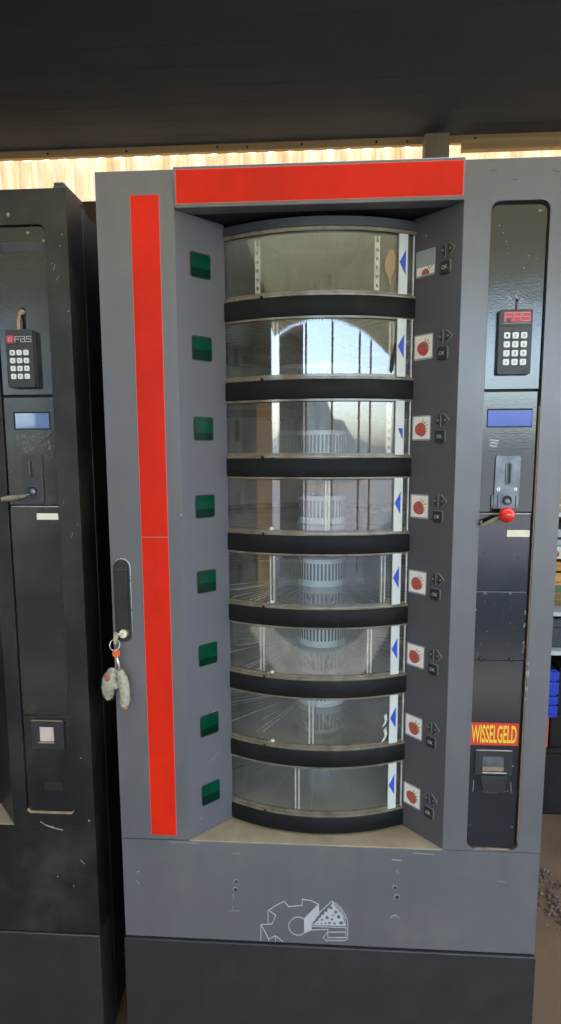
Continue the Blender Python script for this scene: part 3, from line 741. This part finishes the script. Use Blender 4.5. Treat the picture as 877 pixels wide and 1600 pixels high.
# coin entry casting
b = MB(); b.prism([(.7300, H-.6080), (.7765, H-.6080), (.7775, H-.5140), (.7745, H-.5095), (.7330, H-.5095), (.7318, H-.5140)], yp-.0040, yp+.001)
b.box(.7262, .7302, yp-.0040, yp+.001, H-.606, H-.5815)
b.rrect(.7500, .7625, H-.5630, H-.5205, .006, yp-.0062, yp-.003, 0); b.rrect(.7520, .7605, H-.5610, H-.5225, .004, yp-.0066, yp-.003, 2)
b.box(.7552, .7580, yp-.0069, yp-.003, H-.5590, H-.5245, 1)
b.line([(.738, H-.6045), (.738, H-.5840)], .0018, yp-.0046, yp-.003, 1); b.line([(.771, H-.6045), (.771, H-.5840)], .0018, yp-.0046, yp-.003, 1)
cp = b.build('coin_plate', ['coin', 'void', 'coinblack'], VM, bevel=.0008)
for x in (.7385, .7692):
    b = MB(); b.disc(x, H-.5715, .0033, yp-.0058, yp-.003, 0); b.disc(x, H-.5715, .0013, yp-.0062, yp-.005, 1, 8); b.build('screw', ['chrome', 'void'], cp, bevel=.0005)
b = MB(); b.disc(.7545, H-.5905, .0115, yp-.0056, yp-.003, 0, 24); b.disc(.7545, H-.5915, .0088, yp-.0072, yp-.003, 1, 24)
b.sphere((.7545, yp-.006, H-.5945), .0062, 0, sq=(1, .7, 1)); b.build('reject_button', ['coin', 'void'], cp, bevel=.0006)
# lower plates
b = MB(); b.box(PX0-.0008, PX1-.005, yp, yp+.005, H-.7645, H-.6190); b.box(PX0-.0006, PX1-.005, yp-.0008, yp+.004, H-.6186, H-.6162, 1)
for x, z in ((.717, H-.7575), (.78, H-.70), (.715, H-.69)): b.disc(x, z, .0014, yp-.0004, yp+.001, 2, 8)
b.build('cover_plate', ['black', 'rackm', 'void'], VM, bevel=.0006)
b = MB(); b.box(PX0-.0014, PX1-.0055, yp, yp+.005, H-.9000, H-.7665)
b.box(PX0-.0012, PX1-.0055, yp-.0005, yp+.001, H-.7668, H-.7658, 1)
for k in range(16):
    z = H-.79-.10*random.random()**.7; b.disc(.7998+random.uniform(-.001, .0012), z, random.uniform(.0007, .0018), yp-.0004, yp+.001, 1, 7, random.uniform(.001, .004))
for _ in range(14): b.disc(random.uniform(.712, .79), H-random.uniform(.78, .89), random.uniform(.0003, .0008), yp-.0003, yp+.001, 1, 6)
c2 = b.build('cover_plate', ['black', 'chip'], VM, bevel=.0006)
for x in (.7200, .7765):
    b = MB(); b.sphere((x, yp, H-.8985), .0042, sq=(1, .7, 1)); b.disc(x, H-.8985, .0055, yp-.0006, yp+.001, 1); b.build('bolt', ['blackplast', 'void'], c2)
for x in (.7230, .7700):
    b = MB(); b.sphere((x, yp, H-.7700), .0030, sq=(1, .6, 1)); b.build('bolt', ['coin'], c2)
b = MB(); b.prism(rounded_bottom(PX0-.0016, PX1-.006, SEAM+.005, H-.9015, .012), yp, yp+.005)
b.line([(.712, H-1.243), (.713, H-1.246)], .001, yp-.0003, yp+.001, 1); b.disc(.795, H-1.245, .0016, yp-.0003, yp+.001, 1, 7); b.disc(.7905, H-1.116, .0018, yp-.0003, yp+.001, 1, 7)
b.line([(.716, H-1.148), (.7155, H-1.166), (.7148, H-1.172)], .0012, yp-.0003, yp+.001, 1); b.line([(.788, H-1.150), (.7895, H-1.167), (.7915, H-1.172)], .0010, yp-.0003, yp+.001, 1); b.line([(.735, H-1.172), (.755, H-1.174), (.765, H-1.172), (.785, H-1.168)], .0007, yp-.0003, yp+.001, 1)
b.build('change_panel', ['black', 'chip'], VM, bevel=.0008)
b = MB(); b.rrect(.759, .8005, H-.6605, H-.6478, .001, yp-.0005, yp+.001); b.build('label_sticker', 'cream', VM)
# lever: red ball and worn grip
b = MB(); b.tube([(.7500, yp, H-.6120), (.7490, -.012, H-.6135), (.7480, -.020, H-.6150)], .0042, 1)
b.sphere((.7480, -.026, H-.6165), .0142, 0, 28, 18)
b.build('lever_knob', ['ball', 'coin'], VM)
b = MB(); b.tube([(.7380, -.010, H-.6235), (.7270, -.013, H-.6290), (.7160, -.014, H-.6345), (.7085, -.013, H-.6385)], [.0042, .0050, .0052, .0040]); b.tube([(.7085, -.013, H-.6385), (.7050, -.012, H-.6320), (.7085, -.011, H-.6290)], .0022)
b.build('lever_grip', 'ochre', VM)
# change sign
b = MB(); b.box(.7030, .7985, yp-.0008, yp+.001, H-1.0735, H-1.0275, 0)
sg = b.build('change_sign', 'signred', VM)
b = MB()
text_mb('WISSELGELD', .0865, .0365, b, .0000+.7078+.0012, H-1.0700, yp-.0011, yp-.0006, 1, .012)
text_mb('WISSELGELD', .0865, .0365, b, .7078, H-1.0685, yp-.0015, yp-.0008, 0, .014)
b.build('lettering', ['yellow', 'signdark'], sg, smooth=0)
# coin return: framed opening, flap and cup
b = MB()
hole_plate(b, .7165, .7885, H-1.1340, H-1.0815, .7312, .7742, H-1.1275, H-1.0960, .001, yp-.0035, yp+.0005, 0)
b.box(.7170, .7870, yp-.0040, yp, H-1.0838, H-1.0822, 2)
b.box(.7305, .7775, yp-.0060, yp, H-1.1300, H-1.1280, 2)
b.box(.7310, .7745, yp-.0004, yp+.0002, H-1.1190, H-1.0958, 3); b.box(.7310, .7745, yp-.0006, yp+.0002, H-1.1278, H-1.1190, 4)
b.prism([(.7270, H-1.1680), (.7805, H-1.1680), (.7870, H-1.1320), (.7200, H-1.1320)], yp-.0022, yp+.0005, 1)
b.prism([(.7345, H-1.1690), (.7730, H-1.1690), (.7800, H-1.1345), (.7260, H-1.1345)], yp-.0065, yp+.0005, 0)
b.build('coin_return', ['blackplast', 'void', 'logo', 'coin', 'rust'], VM, bevel=.0008)

# ---- lock handle
b = MB(); b.rrect(.0050, .0395, H-.8740, H-.7060, .0168, -.0012, .001, 1, 8); b.rrect(.0062, .0385, H-.8728, H-.7075, .0158, -.0045, .0005, 0, 8)
b.rrect(.0098, .0348, H-.8500, H-.7120, .0122, -.0090, -.004, 2, 8)
b.line([(.0150, H-.7270), (.0320, H-.7275)], .0022, -.0094, -.008, 3)
lh = b.build('lock_handle', ['blackplast', 'chrome', 'oldblack', 'coinblack'], VM, bevel=.0012)
b = MB(); b.disc(.0240, H-.8545, .0088, -.0135, -.004, 0, 24); b.disc(.0240, H-.8545, .0072, -.0140, -.013, 1, 24); b.disc(.0237, H-.8535, .0016, -.0144, -.0135, 2, 10)
b.build('lock_cylinder', ['brass', 'cream', 'void'], lh, bevel=.0006)

# ---- key ring hanging from the lock (a thing of its own)
KR = thing('key_ring', 'key in the grey machine\'s lock with orange tag and grey furry charms hanging', 'key ring', (.0150, -.020, H-.8560))
def TK(x, y, z): return (x-.0150, y+.020, z-(H-.8560))
b = MB(TK); b.prism([(.0062, H-.8740), (.0105, H-.8740), (.0160, H-.8600), (.0175, H-.8520), (.0090, H-.8490), (.0062, H-.8530)], -.0190, -.0168); b.tube([(.0225, -.0145, H-.8545), (.0150, -.0178, H-.8545)], .0030)
b.build('door_key', 'brass', KR, bevel=.0005)
b = MB(TK); b.tube([(.0080+.0100*cos(a), -.0180+.004*sin(a), H-.8755+.0100*sin(a)) for a in [2*pi*k/28 for k in range(29)]], .0010); b.build('split_ring', 'chrome', KR)
b = MB(TK); b.disc(.0105, H-.8925, .0078, -.0198, -.0165, 0, 20, .0092); b.build('orange_tag', 'orange', KR, bevel=.001)
b = MB(TK); b.tube([(.0110, -.018, H-.9010), (.0125, -.018, H-.9090), (.0145, -.018, H-.9170), (.0150, -.018, H-.9250)], [.0022, .0034, .0030, .0022]); b.tube([(.0085, -.017, H-.9010), (.0080, -.016, H-.9150), (.0060, -.016, H-.9270)], .0018)
b.build('clasp', 'chrome', KR)
def fuzz(b, path, radii, cnt, seed, L=.0028):
    rnd = random.Random(seed); P = [Vector(p) for p in path]
    for _ in range(cnt):
        t = rnd.random()*(len(P)-1.001); k = int(t); c = P[k].lerp(P[k+1], t-k); r = radii[k]*(1-(t-k))+radii[k+1]*(t-k)
        d = Vector((rnd.gauss(0, 1), rnd.gauss(0, 1), rnd.gauss(0, 1))).normalized()
        q = c+d*r*.93; e = c+d*(r+L*rnd.uniform(.3, 1))+Vector((rnd.uniform(-1, 1), 0, rnd.uniform(-1.4, .4)))*L*.5
        s = d.cross(Vector((.3, .8, .5))).normalized()*.00045; s2 = d.cross(s).normalized()*.00045
        b.add([tuple(q+s), tuple(q-s*.5+s2), tuple(q-s*.5-s2), tuple(e)], [(0, 1, 3), (1, 2, 3), (2, 0, 3), (0, 2, 1)])
pa = [(.0030, -.020, H-.9270), (.0000, -.021, H-.9360), (-.0040, -.022, H-.9470), (-.0060, -.022, H-.9580), (-.0075, -.021, H-.9680), (-.0080, -.020, H-.9800)]
ra = [.0060, .0105, .0125, .0125, .0095, .0070]
b = MB(TK); b.tube(pa, ra, 0, 16); b.sphere((-.0080, -.020, H-.9800), .0070); b.sphere((.0030, -.020, H-.9275), .0062); b.sphere((.0065, -.020, H-.9560), .0085)
fuzz(b, pa, ra, 2600, 3, .0045); ca = b.build('plush_charm', 'plush', KR)
b = MB(TK); b.sphere((-.0045, -.0325, H-.9365), .0070, sq=(.85, .55, 1.25)); b.sphere((-.0060, -.0320, H-.9590), .0024, sq=(1.8, .7, .6)); b.build('leather_patch', 'tan', ca)
pb = [(.0150, -.018, H-.9280), (.0195, -.019, H-.9380), (.0235, -.019, H-.9520), (.0250, -.019, H-.9680), (.0245, -.018, H-.9850), (.0235, -.018, H-.9960)]
rb = [.0060, .0085, .0095, .0095, .0092, .0080]
b = MB(TK); b.tube(pb, rb, 0, 16); b.sphere((.0235, -.018, H-.9960), .0078); fuzz(b, pb, rb, 2600, 5, .0034)
cb = b.build('plush_charm', 'plush', KR)
b = MB(TK); b.sphere((.0240, -.020, H-1.0040), .0062, sq=(1.1, .9, .75)); b.tube([(.026, -.022, H-1.002), (.0315, -.022, H-1.0005)], .0012); b.build('leather_patch', 'tan', cb)

# ================================================================== OLD BLACK MACHINE ON THE LEFT
BM = thing('vending_machine', 'old dusty black vending machine with a white button keypad and pale blue screen', 'vending machine', (0, 0, 0))
BT = H-.0245; BX1 = -.0560; BX0 = BX1-.85
b = MB()
hole_plate(b, -.2300, BX1, SEAM+.02, BT, -.2000, -.0985, H-1.2480, H-.0860, .012, 0, .078)
b.box(BX0, -.7300, 0, .078, SEAM+.02, BT); b.box(-.7295, -.2305, 0, .078, H-.09, BT); b.box(BX0, BX1, .0005, .078, .31, SEAM+.0195)
b.line([(-.172, H-1.266), (-.160, H-1.274), (-.146, H-1.279), (-.126, H-1.283)], .0020, -.0003, .001, 1); b.line([(-.165, H-1.272), (-.145, H-1.277)], .0016, -.0003, .001, 1)
for x, z, s in ((-.1650, H-.0680, .003), (-.066, H-.105, .0012), (-.070, H-.125, .0012), (-.0605, H-.24, .0015), (-.087, H-.155, .001), (-.079, H-1.122, .0015), (-.108, H-1.41, .0012), (-.142, H-1.39, .001), (-.062, H-.64, .001), (-.068, H-1.26, .002)):
    b.disc(x, z, s, -.0003, .001, 1, 7, s*1.3)
for x, z, l_, a in ((-.085, H-.168, .012, 1.3), (-.081, H-.185, .01, .9), (-.088, H-.60, .006, 1.5), (-.076, H-.665, .01, 1.2), (-.12, H-1.08, .003, .2), (-.09, H-1.35, .012, -.8)):
    b.line([(x, z), (x+l_*cos(a), z+l_*sin(a))], .0007, -.0003, .001, 1)
b.build('cabinet_door', ['oldblack', 'chip'], BM, bevel=.002)
b = MB(); b.box(BX0+.004, BX1-.010, .0785, .086, .03, BT-.006); b.build('door_seal', 'void', BM)
b = MB(); b.box(BX0, BX1-.001, .0865, .105, .03, BT-.001); b.box(BX0+.006, BX1-.006, .105, .90, .03, BT-.004)
b.build('cabinet', 'oldblack', BM, bevel=.002)
b = MB(); b.box(BX0, BX1, -.003, .078, .03, .308); b.box(BX0+.03, BX1-.03, .03, .6, 0, .03); b.build('kick_plate', 'blackplast', BM, bevel=.002)
b = MB(); b.box(-.0800, -.0575, .004, .110, BT+.0005, BT+.0045); b.rrect(-.0790, -.0610, BT+.0050, BT+.0120, .001, .006, .100)
b.build('hinge_bracket', 'coinblack', BM, bevel=.001)
# recess with ledge and slanted cheek on the far left edge of the photo
b = MB(); b.add([(-.2305, .001, SEAM+.021), (-.7295, .001, SEAM+.021), (-.66, .34, SEAM+.021), (-.30, .34, SEAM+.021), (-.2305, .001, SEAM+.018), (-.7295, .001, SEAM+.018), (-.66, .34, SEAM+.018), (-.30, .34, SEAM+.018)],
      [(0, 1, 2, 3), (7, 6, 5, 4), (0, 4, 5, 1), (1, 5, 6, 2), (2, 6, 7, 3), (3, 7, 4, 0)]); b.build('recess_ledge', 'ledge', BM)
b = MB()
for s in (0, 1):
    xa, xb = ((-.2305, -.305) if s == 0 else (-.7295, -.655)); d = -.004 if s == 0 else .004
    b.add([(xa, .001, SEAM+.022), (xb, .085, SEAM+.022), (xb+d*-1, .088, SEAM+.022), (xa-d, .004, SEAM+.022), (xa, .001, H-.0905), (xb, .085, H-.0905), (xb-d, .088, H-.0905), (xa-d, .004, H-.0905)],
          [(0, 1, 5, 4), (1, 2, 6, 5), (2, 3, 7, 6), (3, 0, 4, 7), (4, 5, 6, 7), (3, 2, 1, 0)])
b.build('side_panel', 'oldblack', BM)
b = MB(); b.lathe([(0, SEAM+.023), (.37, SEAM+.023), (.37, H-.10), (0, H-.10)], -.481, .405+.06, n=96)
for i in range(8): b.lathe([(.3695, zr[i]), (.3735, zr[i]), (.3735, zr[i]+BH), (.3695, zr[i]+BH)], -.481, .465, n=96, mi=1)
b.build('drum', ['coinblack', 'band'], BM)
# control column
b = MB(); b.rrect(-.2030, -.0955, H-1.2500, H-.0840, .012, .012, .016); b.build('panel_backing', 'void', BM)
b = MB(); b.prism(rounded_top(-.1985, -.0998, H-.3915, H-.0880, .010), .005, .011)
b.disc(-.1320, H-.0985, .0035, .0046, .006, 1, 10, .0024); b.disc(-.1030, H-.1135, .0026, .0046, .006, 1, 8, .003)
b.rrect(-.1560-.03, -.1062, H-.1330, H-.1155, .0006, .0044, .006, 2)
b.disc(-.1500, H-.2420, .006, .0046, .006, 3, 16, .012)
b.build('keypad_panel', ['oldpanel', 'chip', 'coinblack', 'void'], BM, bevel=.0008)
b = MB(); b.tube([(-.1520, .006, H-.2400), (-.1525, -.003, H-.2430), (-.1540, -.006, H-.2550), (-.1545, -.008, H-.2800)], .0032); b.sphere((-.1520, .004, H-.2400), .0055, sq=(1.2, .6, .9)); b.build('keypad_cable', 'rust', BM)
keypad(BM, -.1782, -.1270, H-.3790, H-.2740, .005, .018, brand_icon_left)
b = MB(); b.box(-.1985, -.0998, .005, .011, H-.6015, H-.3965)
rnd = random.Random(4)
for _ in range(46):
    x, z, a = rnd.uniform(-.180, -.110), H-rnd.uniform(.465, .497), rnd.uniform(-1, 1); L_ = rnd.uniform(.002, .007)
    b.line([(x, z), (x+L_*cos(a), z+L_*sin(a)), (x+L_*1.3*cos(a+.6), z+L_*1.3*sin(a+.6))], .0005, .0047, .006, 1)
b.build('coin_panel', ['oldpanel', 'rust'], BM, bevel=.0008)
b = MB(); b.box(-.1800, -.1085, .0036, .006, H-.4570, H-.4230, 1); b.box(-.1760, -.1100, .0030, .006, H-.4545, H-.4260, 0); b.build('display_screen', ['lcdpale', 'void'], BM)
b = MB(); b.rrect(-.1660, -.1275, H-.5980, H-.5030, .003, .0010, .006, 0); b.rrect(-.1545, -.1435, H-.5470, H-.5120, .0050, -.0012, .003, 0); b.rrect(-.1505, -.1455, H-.5460, H-.5160, .002, -.0016, .003, 1)
b.box(-.1530, -.1512, -.0020, .003, H-.5455, H-.5170, 2); b.rrect(-.1580, -.1355, H-.5870, H-.5650, .003, -.0012, .003, 0)
cp = b.build('coin_plate', ['coinblack', 'void', 'coin'], BM, bevel=.001)
b = MB(); b.disc(-.1475, H-.5750, .0082, -.0030, .0, 1, 20); b.sphere((-.1475, -.003, H-.5765), .0068, 0, sq=(1, .6, 1)); b.build('reject_button', ['coin', 'void'], cp)
b = MB(); b.tube([(-.1620, -.003, H-.5840), (-.1760, -.010, H-.5865), (-.1900, -.016, H-.5880), (-.2020, -.020, H-.5900)], [.0032, .0050, .0056, .0042]); b.tube([(-.1500, .001, H-.5790), (-.1620, -.003, H-.5840)], .0026, 1)
b.build('lever_grip', ['ochre', 'coin'], BM)
b = MB(); b.box(-.1985, -.0998, .005, .011, H-1.0340, H-.6050); b.box(-.1960, -.1002, .0040, .006, H-.6060, H-.6045, 1)
b.build('cover_plate', ['oldpanel', 'rackm'], BM, bevel=.0006)
b = MB(); b.box(-.1450, -.1020, .0042, .006, H-.6310, H-.6185); b.build('label_sticker', 'cream', BM)
b = MB(); b.prism(rounded_bottom(-.1985, -.0998, H-1.2440, H-1.0350, .010), .005, .011)
b.box(-.1620, -.1230, .0044, .006, H-1.1990, H-1.1790, 1)
b.build('change_panel', ['oldpanel', 'void'], BM, bevel=.0008)
b = MB(); b.prism([(-.1945, H-1.2470), (-.1035, H-1.2470), (-.0990, H-1.2420), (-.0995, H-1.2380), (-.1050, H-1.2440), (-.1930, H-1.2440), (-.1985, H-1.2385), (-.1990, H-1.2420)], .0002, .005); b.build('worn_edge', 'rust', BM)
b = MB(); hole_plate(b, -.1800, -.1120, H-1.1040, H-1.0420, -.1650, -.1330, H-1.0900, H-1.0570, .001, -.0004, .005, 0)
b.box(-.1800, -.1150, -.0012, .004, H-1.0440, H-1.0425, 2); b.box(-.1645, -.1335, .0035, .0045, H-1.0895, H-1.0575, 1); b.box(-.1670, -.1330, -.0020, .003, H-1.0915, H-1.0898, 2)
b.build('coin_return', ['blackplast', 'pink', 'rust'], BM, bevel=.0006)

# ================================================================== BACKGROUND STACK ON THE RIGHT
RX = 1.09
R = thing('storage_rack', 'pale board storage rack at the right edge holding crates and boxes', 'rack', (RX, 1.0, 0))
b = MB()
for z in (.770, 1.010, 1.130): pass
for z in (.640, .780, 1.008, 1.125):
    b = MB(); b.box(.03, .95, .0, .50, z-.016, z); b.build('shelf_board', 'rackm', R, bevel=.002)
for x in (.155, .93):
    for y in (.51, ):
        b = MB(); b.box(x-.02, x+.02, y, y+.04, 0, 1.6); b.build('rack_post', 'rackdark', R)
def crate(name, label, cat, x0, x1, y0, y1, z0, z1, m, slats=0, group=None, m2=None):
    b = MB(); t_ = .012; cx, cy = (x0+x1)/2, (y0+y1)/2
    X0, X1, Y0, Y1, Z1 = x0-cx, x1-cx, y0-cy, y1-cy, z1-z0
    b.box(X0, X1, Y0, Y1, 0, t_)
    n_ = max(1, slats); hs = (Z1-t_)/n_
    for k in range(n_):
        a, c = t_+k*hs+.001, t_+(k+1)*hs-(.006 if slats else .001)
        b.box(X0, X1, Y0, Y0+t_, a, c); b.box(X0, X1, Y1-t_, Y1, a, c); b.box(X0, X0+t_, Y0+t_, Y1-t_, a, c); b.box(X1-t_, X1, Y0+t_, Y1-t_, a, c)
    for sx in (X0+.004, X1-.024):
        for sy in (Y0+t_, Y1-t_-.02): b.box(sx+(.01 if sx < 0 else -.01), sx+.02, sy, sy+.02, t_, Z1-.002)
    if slats == 0: b.box(X0-.006, X1+.006, Y0-.006, Y0, Z1-.02, Z1); b.box(X0-.006, X0, Y0, Y1, Z1-.02, Z1)
    o = b.build(name, m, None, bevel=.0015); o.location = (cx, cy, z0)
    return tag(o, label, cat, group)
def carton(name, label, cat, x0, x1, y0, y1, z0, z1, m, band=None):
    cx, cy = (x0+x1)/2, (y0+y1)/2; X, Y, Z = (x1-x0)/2, (y1-y0)/2, z1-z0
    b = MB(); b.box(-X, X, -Y, Y, 0, Z); b.line([(-X+.002, Z*.97), (X-.002, Z*.97)], .003, -Y-.001, -Y+.001, 1)
    if band: b.box(-X, X, -Y-.0012, -Y+.001, Z*band[0], Z*band[1], 1)
    o = b.build(name, [m, band[2] if band else 'void'], None, bevel=.003); o.location = (cx, cy, z0); return tag(o, label, cat)
crate('plastic_crate', 'bright blue plastic crate, the lower of the two blue crates', 'crate', RX+.10, RX+.165, 1.03, 1.42, .385, .468, 'bluep', 2, 'blue crates at the right edge')
crate('plastic_crate', 'bright blue plastic crate, the upper one under the brown sack', 'crate', RX+.10, RX+.165, 1.03, 1.42, .470, .560, 'bluep', 2, 'blue crates at the right edge')
b = MB(); b.box(-.25, .25, -.2, .2, 0, .24); b.box(-.26, .26, -.21, .21, .24, .262); b.box(-.10, .10, -.212, -.2, .10, .16); o = b.build('storage_bin', 'rackdark', None, bevel=.006); o.location = (RX+.36, 1.25, 0); tag(o, 'black lidded storage bin standing on the floor at the right', 'bin')
carton('small_box', 'small red box squeezed under the blue crates', 'box', RX+.10, RX+.145, 1.05, 1.35, .2625, .383, 'redp')
carton('small_box', 'dull black box under the blue crates beside the red one', 'box', RX+.155, RX+.56, 1.06, 1.36, .2625, .383, 'rackdark')
carton('small_box', 'big dark box beside the two blue crates at the photo edge', 'box', RX+.175, RX+.56, 1.06, 1.40, .385, .560, 'rackdark')
b = MB(); b.sphere((0, 0, .042), .05, 0, 28, 16, (3.8, 3.2, .80), .05); b.tube([(-.16, -.05, .045), (-.19, -.06, .052), (-.215, -.05, .050)], [.02, .012, .018]); o = b.build('burlap_sack', 'sack'); o.location = (RX+.33, 1.22, .5620); tag(o, 'crumpled brown sack lying on the upper blue crate', 'sack')
b = MB(); b.box(-.22, .22, -.18, .18, 0, .105); b.box(-.222, .222, -.182, .182, .07, .076); b.box(-.06, .06, -.19, -.182, .035, .06); o = b.build('tool_case', 'steelgrey', None, bevel=.006); o.location = (RX+.33, 1.22, .6405); tag(o, 'dark grey closed case on the shelf above the brown sack', 'case')
b = MB(); b.lathe([(.13, 0), (.17, .055), (.165, .058), (.125, .006)], 0, 0, n=32); b.lathe([(0, .001), (.126, .001), (.126, .007), (0, .007)], 0, 0, n=32)
for k in range(4): b.lathe([(.134+.009*k, .008+.012*k), (.140+.009*k, .012+.012*k), (.136+.009*k, .018+.012*k)], 0, 0, n=32)
o = b.build('straw_basket', 'straw'); o.location = (RX+.255, 1.20, .7805); tag(o, 'shallow straw basket on the rack shelf below the wooden crate', 'basket')
carton('small_box', 'flat green box lying across the straw basket', 'box', RX+.07, RX+.45, 1.06, 1.36, .8395, .862, 'greenp')
crate('wooden_crate', 'orange brown slatted wooden crate on top of the green box', 'crate', RX+.06, RX+.46, 1.05, 1.38, .8625, .952, 'wood', 2)
b = MB(); b.box(-.18, .18, -.14, .14, 0, .036); b.disc(-.115, .018, .014, -.1412, -.139, 1); b.line([(-.125, .010), (-.105, .026)], .004, -.1418, -.139, 2); o = b.build('paper_packet', ['cream', 'redp', 'white'], None, bevel=.004); o.location = (RX+.26, 1.22, .9525); tag(o, 'cream packet with a round red mark on the wooden crate', 'packet')
carton('carton', 'light grey carton on the rack with a dark stripe', 'carton', RX+.04, RX+.46, 1.02, 1.40, 1.0085, 1.068, 'lcdgrey', (.35, .5, 'void'))
carton('carton', 'flat brown carton on the top shelf of the rack', 'carton', RX+.03, RX+.48, 1.02, 1.40, 1.1255, 1.175, 'cardboard', (.4, .5, 'rackm'))
carton('carton', 'tall tan carton stacked on the flat brown carton', 'carton', RX+.02, RX+.5, 1.03, 1.40, 1.1755, 1.42, 'cardboard')
# rubble on the floor beside the grey machine
rnd = random.Random(11); b = MB()
for k in range(130):
    t_ = rnd.random(); x = 1.12+rnd.gauss(0, .018)-.02*t_; y = .74-.30*t_+rnd.gauss(0, .02); s = rnd.uniform(.002, .009)
    b.sphere((x, y, s*.4), s, 0, 6, 4, (1, 1, .6), .3)
o = b.build('rubble', 'grit', None, smooth=0); o['kind'] = 'stuff'; tag(o, 'pale crumbs of rubble along the brown floor', 'rubble')
